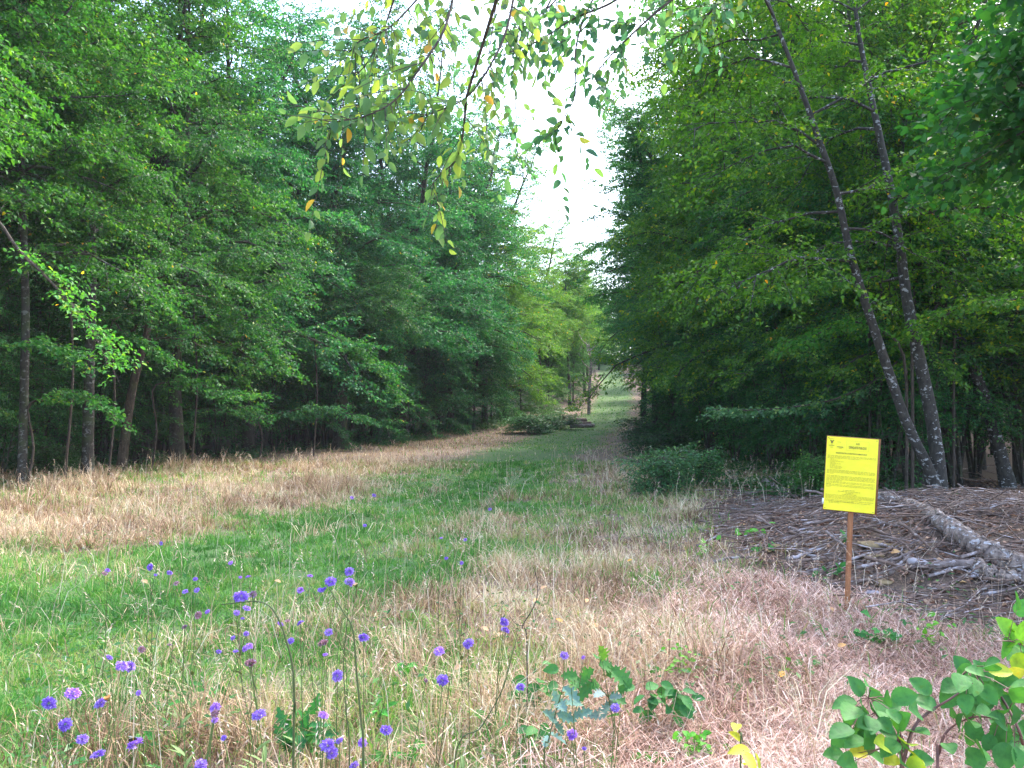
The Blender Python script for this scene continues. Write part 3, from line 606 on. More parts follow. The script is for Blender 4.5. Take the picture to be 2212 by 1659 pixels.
# ------------------------------------------------------------------ bushes on the edges
B = [(1478, 985, 18.5, .8, (1.7, 1.8, 1.8), 'dense dark bramble bush left of the brush pile'),
     (1420, 1000, 16.8, .75, (1.7, 1.7, 2.0), 'pale leaved bramble bush at the left foot of the dark one'),
     (1790, 1010, 16.5, .7, (1.7, 1.8, 1.1), 'green bush directly behind the left edge of the notice'),
     (1150, 925, 52, 1.3, (1.2, 1.6, 1.7), 'pale teal bush in the bend of the left wood edge'),
     (1195, 915, 56, 1.2, (1.1, 1.5, 1.6), 'pale teal bush just left of the far logs'),
     (1420, 935, 33, 1.1, (.9, 1.05, 1.0), 'bush at the right wood edge beyond the dark bramble'),
     (1405, 905, 46, 1.5, (.8, 1, 1), 'dark bush where the right wood meets the far track'),
     (100, 1020, 22, .8, (.7, .9, .7), 'dark bush at the foot of the leftmost trees')]
for k, (dx, dy, Y, s, t, lab) in enumerate(B):
    p = unproj(dx, dy, Y); s = s*.80; zs = .9 if Y < 30 else .5; s = s if Y < 30 else s*1.35
    shrub[k % 2].put(p[0], Y, lab, 'bushes along the edges of the woods', k*2.1, (s*1.1, s*1.1, s*zs), t)

# low undergrowth at the feet of the trees
def undergrowth(side, label, tcol):
    rs = np.random.RandomState(60+side); n = 90000; Y = 14+66*rs.rand(n)**1.6; off = rs.uniform(-2.2, 5, n)
    x = np.interp(Y, *(EL if side < 0 else ER))-side*0+side*off
    nz = fbm(x, Y, 1.6, 160+side); lim = np.clip(1-np.abs(off-.6)/3.2, 0, 1)
    top = (.08+(.95 if side < 0 else .6)*np.clip((nz-.45)*3, 0, 1))*lim*(.7+.3*fbm(x, Y, .5, 170))
    k = (rs.rand(n) < .25+1.4*np.clip((nz-.40)*3, 0, 1)) & (top > .06) & ((side < 0) | (Y > 16))
    x, Y, top = x[k], Y[k], top[k]; n = len(x); g = Geo()
    P = np.stack([x, Y, height(x, Y)+top*rs.rand(n)**.6], 1)+rs.normal(0, .04, (n, 3)); D = rs.normal(0, 1, (n, 3)); D[:, 2] = rs.uniform(-.4, .3, n); L = rs.uniform(.05, .10, n)*(1+Y/80)
    leaves(g, P, D, np.array((0, 0, 1.))+rs.normal(0, .4, (n, 3)), L, L*.62, np.clip(rs.normal(.45, .2, n), 0, .95))
    tag(link('undergrowth', g.mesh('undergrowth', M_SHRUB), color=(*tcol, 1)), label, 'undergrowth', kind='stuff')
undergrowth(-1, 'low bluish undergrowth along the foot of the left wood', (1.0, 1.15, 1.2))
undergrowth(1, 'low green undergrowth along the foot of the right wood', (1.1, 1.2, 1.0))
# ------------------------------------------------------------------ grass
def blades(g, x, y, h, w, rs, lean, hue, curve=.5, z0=-.01, a=None):
    n = len(x); ln = lean
    if a is None: a = rs.uniform(0, 6.283, n)
    d = np.stack([np.cos(a), np.sin(a)], 1); s = np.stack([-d[:, 1], d[:, 0]], 1)
    sa = rs.uniform(0, 6.283, n); s = np.stack([np.cos(sa), np.sin(sa)], 1)
    z = height(x, y)+z0
    o1 = h*.5*np.sin(ln*.6); o2 = h*np.sin(ln); z1 = h*.5*np.cos(ln*.6); z2 = np.maximum(h*np.cos(ln)*(1-.3*curve), .01)
    B0 = np.stack([x, y, z], 1)
    S = np.concatenate([s, np.zeros((n, 1))], 1)*(w/2)[:, None]
    Mid = B0+np.concatenate([d*o1[:, None], z1[:, None]], 1); Tip = B0+np.concatenate([d*o2[:, None], z2[:, None]], 1)
    v = np.stack([B0-S, B0+S, Mid-S*.8, Mid+S*.8, Tip], 1).reshape(-1, 3)
    k = np.arange(n)[:, None]*5
    g.add(v, k+np.array([[0, 1, 3, 2]]), k+np.array([[2, 3, 4]]), np.repeat(hue, 5))
def field(n, seed, y0, y1, p=-.6):
    rs = np.random.RandomState(seed); u = rs.rand(n); e = p+1
    y = (y0**e+u*(y1**e-y0**e))**(1/e); x = rs.uniform(-1, 1, n)*(.655*y+1.0)
    return rs, x, y
gG, gS, gF = Geo(), Geo(), Geo()
for n, seed, y0, y1 in ((430000, 1, 2.2, 30.0), (180000, 2, 24.0, 130.0)):
    rs, x, y = field(n, seed, y0, y1)
    ty = y.copy(); ta = rs.uniform(0, 6.283, n)
    nt_ = n//26; ti = rs.randint(0, nt_, n); tuf = (rs.rand(n) < .72) & (y < 38)
    cx_, cy_ = x[:nt_].copy(), y[:nt_].copy(); rad_ = np.abs(rs.normal(0, .045, n))*(1+y/25)
    x = np.where(tuf, cx_[ti]+np.cos(ta)*rad_, x); y = np.where(tuf, cy_[ti]+np.sin(ta)*rad_, y)
    tvar = rs.rand(nt_)[ti]; th_ = np.where(tuf, .55+.9*tvar, .6); thue = np.where(tuf, (rs.rand(nt_)[ti]-.5)*.5, 0)
    gr = greenness(x, y); inf = inforest(x, y)
    keep = (inf < .6+rs.rand(n)*.8) & (debris(x, y) < rs.rand(n)**2.2)
    x, y, gr, inf, ta, th_, thue = x[keep], y[keep], gr[keep], inf[keep], ta[keep], th_[keep], thue[keep]; n = len(x)
    u = rs.rand(n)
    tuft = fbm(x, y, .7, 61); tall_ = fbm(x, y, 2.2, 71)
    isg = u < gr*.86+.07+.34*np.clip(fbm(x, y, 1.7, 133)*2.2-.95, 0, 1)
    trackd = np.abs(x-np.interp(y, *TC))/np.interp(y, [0, 8, 30, 130], [3, 2.2, 1.8, 1.2])
    # flattened straw on the right foreground
    flat_ = np.clip((x-.6*(y-3)*.5+.4)/1.4, 0, 1)*np.clip((9.5-y)/2.5, 0, 1)
    flat_ = flat_*np.clip(.85+(fbm(x, y, 1.2, 81)-.4)*1.5, .45, .97)
    w = (.0032+.00052*y)*rs.uniform(.6, 1.6, n)
    isf = (~isg) & (rs.rand(n) < flat_)
    rut = np.abs(np.abs(x-np.interp(y, *TC))-.75)
    isg &= ~((rut < .14) & (y > 9) & (rs.rand(n) < .55))
    iss = (~isg) & (~isf)
    iss &= ~((rut < .14) & (y > 9) & (rs.rand(n) < .5))
    k = isg; hh = (.05+.13*tuft[k]+.05*np.clip(trackd[k]-.6, 0, 2))*(.6+.8*rs.rand(k.sum()))*np.where(y[k] > 35, 1.2, 1)*th_[k]
    blades(gG, x[k], y[k], hh, w[k]*1.15, rs, np.abs(rs.normal(.75, .4, k.sum())), np.clip(.42+1.3*(fbm(x[k], y[k], 1.1, 91)-.5)+rs.normal(0, .2, k.sum())+.35*(1-gr[k])+thue[k]+.02, 0, 1), a=ta[k])
    k = iss; hh = (.07+(.75-.4*(x[k] > 0)*np.clip((y[k]-6)/5, 0, 1))*np.clip(tall_[k]*tuft[k]*1.6-.12, 0, 1))*(.35+.9*rs.rand(k.sum()))
    hh = np.where(x[k] < np.interp(y[k], *EL)+5, hh*.95, hh)*np.clip(.45+y[k]/12, .6, 1)*np.where(gr[k] > .3, .7, 1)*th_[k]
    blades(gS, x[k], y[k], hh, w[k]*.85, rs, np.abs(rs.normal(.85, .45, k.sum())), np.clip(.5+1.4*(fbm(x[k], y[k], .8, 95)-.5)+thue[k]+rs.normal(0, .25, k.sum()), 0, 1), a=ta[k])
    k = isf
    blades(gF, x[k], y[k], rs.uniform(.15, .42, k.sum()), w[k]*.9, rs, rs.uniform(1.25, 1.52, k.sum()), np.clip(.55+1.5*(fbm(x[k], y[k], .5, 97)-.5)+rs.normal(0, .28, k.sum()), 0, 1), z0=.01)
    if y0 < 10:
        # raised arcs in the flattened straw
        kk = np.where(isf)[0][::4]
        blades(gF, x[kk], y[kk], rs.uniform(.1, .3, len(kk)), w[kk]*.8, rs, rs.uniform(.7, 1.3, len(kk)), np.clip(rs.normal(.6, .2, len(kk)), 0, 1))
tag(link('green_grass', gG.mesh('green_grass', M_GRASS)), 'short green grass of the track down the middle of the ride', 'grass', kind='stuff')
tag(link('dry_grass', gS.mesh('dry_grass', M_STRAW), color=(1.0, .98, .84, 1)), 'tan standing dry grass on both sides of the green track', 'grass', kind='stuff')
tag(link('flattened_straw', gF.mesh('flattened_straw', M_STRAW), color=(1.06, .93, .98, 1)), 'pinkish flattened straw in the right foreground', 'straw', kind='stuff')
# long seed stalks sticking out
rs, x, y = field(2600, 5, 2.0, 34); inf = inforest(x, y); gr = greenness(x, y)
k = (inf < .3) & (mound(x, y) < .1) & (rs.rand(len(x)) > gr*.6); x, y = x[k], y[k]; g = Geo()
h_ = rs.uniform(.35, .8, len(x)); l_ = np.abs(rs.normal(.35, .28, len(x))); a_ = rs.uniform(0, 6.28, len(x))
blades(g, x, y, h_, .0016+.0004*y, rs, l_, rs.uniform(.5, 1, len(x)), a=a_)
for q in range(7):
    f = 1-q*.035; P = np.stack([x+np.cos(a_)*h_*np.sin(l_)*f, y+np.sin(a_)*h_*np.sin(l_)*f, height(x, y)+h_*np.cos(l_)*.85*f], 1); n = len(x)
    leaves(g, P, np.stack([np.cos(a_), np.sin(a_), np.full(n, .8)], 1)+rs.normal(0, .5, (n, 3)), rs.normal(0, 1, (n, 3)), .022+.0012*y, .004+.0005*y, rs.uniform(.5, 1, n))
tag(link('grass_stalks', g.mesh('grass_stalks', M_STRAW)), 'long thin seed stalks rising above the dry grass', 'grass', kind='stuff')
# small herb leaves in the sward
rs, x, y = field(15000, 6, 2.0, 26); inf = inforest(x, y)
cl = fbm(x, y, .8, 141); k = (inf < .5) & (cl > .56) & (mound(x, y) < .3); x, y = x[k], y[k]; n = len(x); g = Geo()
P = np.stack([x, y, height(x, y)+rs.uniform(.02, .18, n)], 1); D = rs.normal(0, 1, (n, 3)); D[:, 2] = rs.uniform(-.1, .6, n)
L = rs.uniform(.03, .07, n); leaves(g, P, D, np.array((0, 0, 1.))+rs.normal(0, .3, (n, 3)), L, L*.45, np.clip(rs.normal(.45, .2, n), 0, .9))
tag(link('ground_herbs', g.mesh('ground_herbs', M_SHRUB), color=(1.3, 1.5, 1.2, 1)), 'small herb leaves scattered through the grass', 'herbs', kind='stuff')
# leaf litter on the mound and the wood floor
rs = np.random.RandomState(9); n = 60000; x = rs.uniform(1.8, 14, n); y = rs.uniform(5.2, 21, n)
mo = mound(x, y); k = (debris(x, y) > .3*rs.rand(n)) & (rs.rand(n) < .8) | (inforest(x, y) > .1); x, y = x[k], y[k]; n = len(x); g = Geo()
P = np.stack([x, y, height(x, y)+rs.uniform(.005, .03, n)], 1); D = rs.normal(0, 1, (n, 3)); D[:, 2] *= .25
L = rs.uniform(.04, .085, n); leaves(g, P, D, np.array((0, 0, 1.))+rs.normal(0, .35, (n, 3)), L, L*.6, np.clip(rs.normal(.35, .25, n), 0, .9), fold=.3)
tag(link('leaf_litter', g.mesh('leaf_litter', M_DRYLEAF)), 'brown leaf litter covering the brush pile and the wood floor', 'leaf litter', kind='stuff')
# fine twigs of the brush pile
for q_, (mt_, cnt_, lab_) in enumerate(((M_DEADDK, 3600, 'fine brown dead twigs strewn over the brush pile'), (M_DEAD, 1500, 'fine grey bleached twigs tangled on top of the brush pile'))):
    n = cnt_; g = Geo(); x = rs.normal(5.8, 2.2, n); y = rs.normal(10.4, 2.6, n); k = debris(x, y) > .3; x, y = x[k], y[k]
    for a, b_ in zip(x, y):
        an = rs.normal(0.1, .55) if rs.rand() < .7 else rs.rand()*3; L_ = rs.uniform(.15, .9); d = np.array((math.cos(an), math.sin(an)))*L_/2; up_ = .16 if rs.rand() < .5 else .04
        p0 = np.array((a-d[0], b_-d[1], gz(a-d[0], b_-d[1])+rs.uniform(.0, up_))); p2 = np.array((a+d[0], b_+d[1], gz(a+d[0], b_+d[1])+rs.uniform(.0, up_)))
        w_ = rs.uniform(.6, 1.7); tube(g, [p0, (p0+p2)/2+rs.normal(0, .03, 3), p2], [.006*w_, .005*w_, .002], 3)
    tag(link('fine_twigs', g.mesh('fine_twigs', mt_)), lab_, 'twigs', kind='stuff')

# ------------------------------------------------------------------ brush pile branches and logs
def on_ground(dx, dy):
    """walk the sight line of a point of the picture down to the terrain"""
    Y = 2.5
    while Y < 60:
        p = unproj(dx, dy, Y)
        if p[2] <= gz(p[0], p[1]): return np.array((p[0], p[1], gz(p[0], p[1])))
        Y += .04
    return p
GB = 'dead branches of the brush pile'
def branch(name, label, pts, r0, r1, mat=M_DEAD, lift=.04, cat='branch', group=GB, rough=.12, n=7, seed=0, side=2, rise=0):
    rs = np.random.RandomState(seed+int(pts[0][0])); P = np.array([on_ground(*p) for p in pts]); P[:, 2] += lift+(r0)*.6+np.linspace(0, rise, len(P))*(1 if seed % 2 else -1)+(rise if seed % 2 == 0 else 0)
    base = P[0].copy(); Q = polyline(P-base, 60 if r0 > .055 else max(8, 4*len(P))); m = len(Q)
    Q[1:-1] += rs.normal(0, min(r0*.22, .010), (m-2, 3))
    g = Geo(); tube(g, Q, np.linspace(r0, r1, m)*(1+(.07 if m < 50 else .0)*rs.normal(0, 1, m)+(.10*np.sin(np.arange(m)*.45+rs.rand(m)*.6) if m > 50 else 0)), n, cap=True, rough=rough, rs=rs)
    for k in range(side):
        j = rs.randint(2, m-2); a = rs.rand()*6.28; d = np.array((math.cos(a), math.sin(a), rs.uniform(.1, .8)))*rs.uniform(3, 8)*r0
        tube(g, [Q[j], Q[j]+d*.6, Q[j]+d], [r0*.4, r0*.28, r0*.12], 5, cap=True)
    if m > 50:
        for k in range(46):
            j = rs.randint(1, m-10); e_ = j+rs.randint(4, 9); a = rs.uniform(-.6, 3.6); rr_ = np.interp(j, [0, m], [r0, r1])
            o_ = np.array((math.cos(a)*.55, math.cos(a)*.55, abs(math.sin(a))))*rr_*1.0
            tube(g, Q[j:e_]+o_+rs.normal(0, .008, (e_-j, 3)), np.linspace(.035, .008, e_-j)*rs.uniform(.35, .95), 4, cap=True, rough=.3, rs=rs)
    o = link(name, g.mesh(name, mat, r0 < .05), loc=tuple(base)); tag(o, label, cat, group); return o
branch('fallen_log', 'long rotten pale log sloping down the right side of the brush pile', [(1905, 1085), (1960, 1105), (2030, 1140), (2090, 1185), (2150, 1220), (2260, 1262)], .078, .110, mat=M_ROT, n=16, lift=.02, cat='log', group=None, rough=.12, side=0)
branch('fallen_log', 'pale curved log lying below the rotten log at the right border', [(2110, 1235), (2150, 1262), (2200, 1268), (2290, 1265)], .06, .05, mat=M_ROT, side=0, n=9, cat='log', group=None, lift=.02)
branch('fallen_log', 'short bleached knobbly log at the top of the brush pile, left of the notice', [(1650, 1048), (1690, 1072), (1730, 1070), (1790, 1080)], .07, .05, n=9, cat='log', group=None, lift=.05)
branch('fallen_log', 'smooth purplish grey log below the rotten log', [(1965, 1228), (2010, 1238), (2060, 1233), (2110, 1232)], .045, .04, n=8, cat='log', group=None, lift=.02)
LB = [([(1490, 1118), (1545, 1096), (1600, 1085), (1670, 1075)], .022, M_DEADDK, 'dark brown branch arching over the left top of the brush pile'),
      ([(1640, 1093), (1700, 1100), (1760, 1105), (1790, 1085)], .014, M_DEAD, 'thin pale branch below the bleached log'),
      ([(1700, 1150), (1740, 1163), (1780, 1160)], .022, M_DEAD, 'bleached stick with a fork left of the notice post'),
      ([(1735, 1148), (1780, 1140), (1830, 1132)], .022, M_DEAD, 'bleached thick stick crossing behind the forked one'),
      ([(1530, 1160), (1600, 1150), (1680, 1155), (1730, 1143)], .014, M_DEADDK, 'long thin brown branch across the left slope'),
      ([(1700, 1223), (1740, 1210), (1785, 1198)], .024, M_DEAD, 'pale stick lying beside the notice post, left side'),
      ([(1700, 1232), (1760, 1224), (1830, 1218)], .018, M_DEADDK, 'brown stick just below the pale one beside the post'),
      ([(1540, 1228), (1580, 1220), (1640, 1218)], .020, M_DEAD, 'whitish stick at the left foot of the brush pile'),
      ([(1850, 1245), (1910, 1228), (1950, 1215), (1975, 1206)], .018, M_DEAD, 'slanting white branch right of the notice post'),
      ([(1505, 1190), (1550, 1170), (1590, 1158)], .014, M_DEAD, 'thin pale stick at the left border of the pile'),
      ([(1575, 1003), (1640, 1001), (1700, 999)], .03, M_DEAD, 'straight pale pole behind the pile under the bushes'),
      ([(1600, 1018), (1660, 1014), (1715, 1010)], .025, M_DEADDK, 'brown pole just in front of the straight pale one'),
      ([(1740, 1015), (1800, 1022), (1850, 1035), (1900, 1040)], .02, M_DEAD, 'curved pale branch passing behind the notice'),
      ([(1900, 1075), (1930, 1065), (1980, 1045)], .015, M_DEAD, 'light stick pointing at the forked tree from the notice'),
      ([(1570, 1105), (1640, 1112), (1700, 1120)], .012, M_DEAD, 'greyish twig bundle stick, upper one, left of the notice'),
      ([(1580, 1128), (1640, 1118), (1710, 1112)], .012, M_DEAD, 'greyish twig bundle stick, lower one, left of the notice'),
      ([(1860, 1150), (1900, 1165), (1940, 1180), (1975, 1210)], .02, M_DEADDK, 'dark branch under the upper end of the rotten log'),
      ([(1890, 1190), (1930, 1200), (1965, 1225)], .018, M_DEAD, 'peeling strip of wood below the rotten log'),
      ([(2080, 1075), (2140, 1062), (2212, 1058)], .012, M_DEAD, 'long thin branch on the ground right of the forked tree'),
      ([(2070, 1040), (2120, 1052), (2170, 1062), (2230, 1040)], .012, M_DEAD, 'twiggy thin branch in the shade right of the forked tree'),
      ([(1900, 1360), (1990, 1345), (2070, 1330), (2120, 1290)], .010, M_DEAD, 'thin bent twig in the straw right of the post foot'),
      ([(1750, 1122), (1790, 1112), (1830, 1105)], .012, M_DEAD, 'pale twig touching the lower left corner of the notice')]
for k, (pts, r, mt, lab) in enumerate(LB):
    branch('fallen_branch', lab, pts, r, r*.45, mt, seed=k, lift=.05, side=1)
rs = np.random.RandomState(31)
for k in range(200):
    dx, dy = rs.uniform(1540, 2200), rs.uniform(1005, 1300)
    if dx > 1950 and dy > 1130 and dy < 1200: continue
    if dy > 1200+(dx-1540)*.17: continue
    L_ = rs.uniform(25, 75); a = rs.normal(0, .6)
    pts = [(dx-L_, dy-L_*math.sin(a)*.5), (dx, dy+rs.uniform(-5, 5)), (dx+L_, dy+L_*math.sin(a)*.5)]
    branch('fallen_branch', 'small dead stick among many alike in the brush pile', pts, rs.uniform(.007, .022), .005, M_DEAD if rs.rand() < .4 else M_DEADDK, seed=k+50, lift=rs.uniform(.0, .05), side=1, rise=rs.uniform(0, .28) if rs.rand() < .5 else 0, group='small sticks of the brush pile', n=5)
# stones
M_STONE = flat('pale_stone', (0.36, 0.32, 0.36), .9, .25, 12); M_CLAY = flat('yellow_clay', (0.30, 0.21, 0.11), .95, .3, 14)
def rock(label, dx, dy, r, mat, name='stone', sq=.6):
    p = on_ground(dx, dy); rs = np.random.RandomState(int(dx)); g = Geo(); nu, nv = 12, 8
    th = np.linspace(0, 2*math.pi, nu, endpoint=False); ph = np.linspace(.05, math.pi-.05, nv)
    T, Ph = np.meshgrid(th, ph); rad = r*(1+.3*rs.normal(0, 1, T.shape).clip(-1, 1))
    v = np.stack([rad*np.sin(Ph)*np.cos(T), rad*np.sin(Ph)*np.sin(T), rad*np.cos(Ph)*sq], -1).reshape(-1, 3)
    i = np.arange(nv-1)[:, None]*nu; j = np.arange(nu)[None]; k = (j+1) % nu
    v = v*np.array((1.3, .8, .7)); g.add(np.concatenate([v, [[0, 0, r*sq*.7], [0, 0, -r*sq]]]), np.stack([i+j, i+nu+j, i+nu+k, i+k], -1).reshape(-1, 4), np.stack([np.full(nu, nu*nv), np.arange(nu), (np.arange(nu)+1) % nu], -1))
    tag(link(name, g.mesh(name, mat, True), loc=(p[0], p[1], p[2]-r*.02)), label, name.replace('_', ' '))
rock('grey violet stone lying right of the foot of the notice post', 1885, 1285, .085, M_STONE)
rock('yellow clay clod left of the notice post on the bare slope', 1700, 1185, .16, M_CLAY, 'earth_clod', .4)
rock('large ochre clay clod on the bare slope right of the post', 1900, 1180, .17, M_CLAY, 'earth_clod', .35)
rock('wide ochre clay clod lower on the slope towards the right', 1895, 1205, .12, M_CLAY, 'earth_clod', .4)
rock('round mossy clay clod near the purplish log', 1910, 1262, .08, M_CLAY, 'earth_clod', .6)

# logs on the far grass
def free_log(name, label, p0, p1, r, mat=M_DEAD, **kw):
    p0 = np.array(p0, float); p1 = np.array(p1, float); g = Geo(); rs = np.random.RandomState(int(abs(p0[0])*10))
    k = np.linspace(0, 1, 8)[:, None]; tube(g, (1-k)*0+k*(p1-p0), r*np.ones(8), 9, cap=True, rough=.06, rs=rs)
    tag(link(name, g.mesh(name, mat, True), loc=tuple(p0)), label, 'log', **kw)
a = unproj(1232, 906, 56); a[2] = gz(a[0], a[1])+.22
free_log('cut_log', 'nearest cut log lying on the grass left of the far track', a, a+np.array((1.7, .5, .05)), .14)
a = unproj(1218, 899, 59); a[2] = gz(a[0], a[1])+.22
free_log('cut_log', 'cut log lying just behind the nearest far one', a, a+np.array((2.0, -.2, .02)), .14, M_DEADDK)
a = unproj(1228, 894, 61); a[2] = gz(a[0], a[1])+.32
free_log('cut_log', 'rearmost of the three far cut logs', a, a+np.array((1.4, .3, .02)), .18, M_DEADDK)
a = unproj(1201, 902, 58); a[2] = gz(a[0], a[1])-.05
free_log('tree_stump', 'dark upright stump left of the far logs', a, a+np.array((.02, .02, .75)), .2, M_DEADDK)

# ------------------------------------------------------------------ notice
M_PAPER = flat('yellow_paper', (0.92, 0.80, 0.03), .5, .06, 7)
_n = M_PAPER.node_tree.nodes; _l = M_PAPER.node_tree.links; _t = _n.new('ShaderNodeTexNoise'); _t.inputs['Scale'].default_value = 5; _t.inputs['Detail'].default_value = 3
_b = _n.new('ShaderNodeBump'); _b.inputs['Strength'].default_value = .6; _b.inputs['Distance'].default_value = .02; _c = _n.new('ShaderNodeTexCoord'); _l.new(_c.outputs['Object'], _t.inputs[0]); _l.new(_t.outputs[0], _b.inputs['Height']); _l.new(_b.outputs[0], _n['Principled BSDF'].inputs['Normal']); M_BOARD = flat('brown_board', (0.24, 0.10, 0.035), .8, .25, 30)
M_POST = bark_mat('raw_post_wood', (0.46, 0.20, 0.09), (0.24, 0.09, 0.04), (0.58, 0.32, 0.18), 0.58, scale=9, stretch=0.10, bump=.6)
M_INK = flat('black_ink', (0.13, 0.11, 0.03), .6, .1); M_INK2 = flat('thin_ink', (0.46, 0.40, 0.03), .6, .05); M_WHITE = flat('white_paper', (0.8, 0.8, 0.78), .6, .02)
SY = 6.3
foot = on_ground(1833, 1340); SY = foot[1]
tl, tr_, br, bl = [unproj(*p, SY) for p in ((1781, 942), (1889, 949), (1895, 1111), (1785, 1099))]
H_ = .594; cen = (tl+tr_+br+bl)/4
yaw = R(-15); 
ex = nrm((tr_+br-tl-bl)); ex = nrm(np.array((ex[0], -.38*ex[0], ex[2]+.012))); ez = nrm((tl+tr_-bl-br)); ez = nrm(ez-(ez*ex).sum()*ex); ey = np.cross(ez, ex)
hh = np.linalg.norm((tl+tr_-bl-br)/2)/2; ww = hh*.645
from mathutils import Matrix
root = empty('public_notice', tuple(foot), 'bright yellow public notice on a tilted brown wooden post, in front of the brush pile', 'sign')
Mx = Matrix(((ex[0], ey[0], ez[0]), (ex[1], ey[1], ez[1]), (ex[2], ey[2], ez[2])))
rot = Mx.to_euler()
def box_mesh(name, x0, x1, y0, y1, z0, z1, mat, bev=0):
    g = Geo(); v = [(x, y, z) for z in (z0, z1) for y in (y0, y1) for x in (x0, x1)]
    g.add(v, [(0, 2, 3, 1), (4, 5, 7, 6), (0, 1, 5, 4), (2, 6, 7, 3), (0, 4, 6, 2), (1, 3, 7, 5)]); return g.mesh(name, mat)
def sgn(name, me, parent=root, sub=False):
    o = link(name, me, parent)
    if not sub: o.location = Vector(cen-foot); o.rotation_euler = rot
    return o
board = sgn('board', box_mesh('board', -ww-.004, ww+.016, -.002, .014, -hh-.006, hh+.006, M_BOARD))
# paper: a slightly buckled sheet
g = Geo(); NXp, NZp = 13, 19; u, v_ = np.meshgrid(np.linspace(-ww, ww, NXp), np.linspace(-hh, hh, NZp))
yy = -.005-.0012*np.sin(u*14+v_*9)-.0012*np.abs(np.sin(v_*11))
i = (np.arange(NZp-1)[:, None]*NXp+np.arange(NXp-1)[None]).ravel()
g.add(np.stack([u, yy, v_], -1), np.stack([i, i+1, i+NXp+1, i+NXp], -1))
paper = sgn('poster', g.mesh('poster', M_PAPER, True))
tag(sgn('white_tape', box_mesh('white_tape', -ww-.012, -ww+.002, -.009, -.004, -hh*.86, -hh*.70, M_WHITE)), 'white scrap sticking out at the lower left edge')
def textmesh(name, s, size, x, z, mat, parent, width, align='CENTER'):
    cu = bpy.data.curves.new('t', 'FONT'); cu.body = s; cu.size = size; cu.align_x = align; cu.offset = size*.018
    o = bpy.data.objects.new('t', cu); C.objects.link(o); dg = bpy.context.evaluated_depsgraph_get()
    me = bpy.data.meshes.new_from_object(o.evaluated_get(dg)); bpy.data.objects.remove(o)
    me.materials.clear(); me.materials.append(mat)
    c = np.array([w.co[:] for w in me.vertices]); 
    c[:, 0] *= width/(c[:, 0].max()-c[:, 0].min())
    nv = np.stack([c[:, 0]+x, np.full(len(c), -.0095), c[:, 1]+z], 1); me.vertices.foreach_set('co', nv.ravel()); me.update()
    return link(name, me, parent)
def zf(t): return hh-2*hh*t      # fraction from the top
def xf(t): return -ww+2*ww*t
textmesh('heading', 'AVIS', .019, xf(.605), zf(.092), M_INK, paper, .075*2*ww)
textmesh('heading', "D'ENQUETE PUBLIQUE", .026, xf(.605), zf(.148), M_INK, paper, .34*2*ww)
textmesh('subheading', "ENQUETE RELATIVE A L'ALIENATION DE CHEMINS RURAUX", .0165, xf(.49), zf(.228), M_INK, paper, .60*2*ww)
gB = Geo()
def strip(g, x0, x1, z, t):
    g.add([(x0, -.0095, z), (x1, -.0095, z), (x1, -.0095, z+t), (x0, -.0095, z+t)], [(0, 1, 2, 3)])
def rect(g, x0, x1, z0, z1, t=.0012):
    strip(g, x0, x1, z0, t); strip(g, x0, x1, z1, t)
    g.add([(x0, -.0096, z0), (x0+t, -.0096, z0), (x0+t, -.0096, z1), (x0, -.0096, z1)], [(0, 1, 2, 3)]); g.add([(x1, -.0096, z0), (x1+t, -.0096, z0), (x1+t, -.0096, z1), (x1, -.0096, z1)], [(0, 1, 2, 3)])
rw = random.Random(5)
gB2 = Geo()
def para(f0, rows, x0=.03, x1=.97, last=.6, dz=.0155, ind=0, t=.0034, g=None):
    g = gB if f0 < .7 else gB2
    for r_ in range(rows):
        e = x1 if r_ < rows-1 else x0+(x1-x0)*last
        x = x0+ind
        while x < e:
            w = rw.uniform(.02, .075); strip(g, xf(x), xf(min(e, x+w)), zf(f0+r_*dz), t); x += w+.012
para(.262, 3, last=.68)
for k, e in enumerate([.14, .21, .33, .17, .27, .19, .30, .30, .28]): para(.308+.0155*k, 1, .09, e+.02, 1.0, t=.003)
para(.458, 4, last=.15); para(.535, 5, last=.33); para(.615, 3, last=.10); para(.655, 3, last=.1)
for k, (a, e) in enumerate([(.36, .6), (.27, .70), (.42, .57), (.35, .63)]): para(.722+.0185*k, 1, a, e, 1, t=.0045)
para(.795, 4, last=.75); para(.863, 2, .03, .97); para(.885, 2, .10, .93, .25)
link('body_text', gB.mesh('body_text', M_INK2), paper); link('body_text', gB2.mesh('body_text', M_INK2), paper)
gL = Geo()
rect(gL, xf(.385), xf(.82), zf(.175), zf(.045), .0009)
rect(gL, xf(.19), xf(.34), zf(.16), zf(.095), .0009)
link('text_frames', gL.mesh('text_frames', M_INK2), paper)
gL = Geo(); strip(gL, xf(.205), xf(.325), zf(.142), .006); strip(gL, xf(.24), xf(.30), zf(.155), .002); strip(gL, xf(.2), xf(.28), zf(.072), .002)
strip(gL, xf(.04), xf(.14), zf(.035), .002); strip(gL, xf(.045), xf(.15), zf(.125), .003); strip(gL, xf(.07), xf(.13), zf(.148), .002)
x0 = xf(.10); z0 = zf(.075)
for sx_ in (-1, 1):
    gL.add([(x0+sx_*.002, -.0095, z0+.012), (x0+sx_*.016, -.0095, z0+.015), (x0+sx_*.013, -.0095, z0+.008), (x0+sx_*.002, -.0095, z0+.004)], [(0, 1, 2, 3) if sx_ > 0 else (3, 2, 1, 0)])
gL.add([(x0-.008, -.0096, z0+.005), (x0+.008, -.0096, z0+.005), (x0+.004, -.0096, z0-.012), (x0-.004, -.0096, z0-.012)], [(0, 1, 2, 3)]); strip(gL, x0-.001, x0+.001, z0-.028, .014)
link('emblem', gL.mesh('emblem', M_INK), paper)
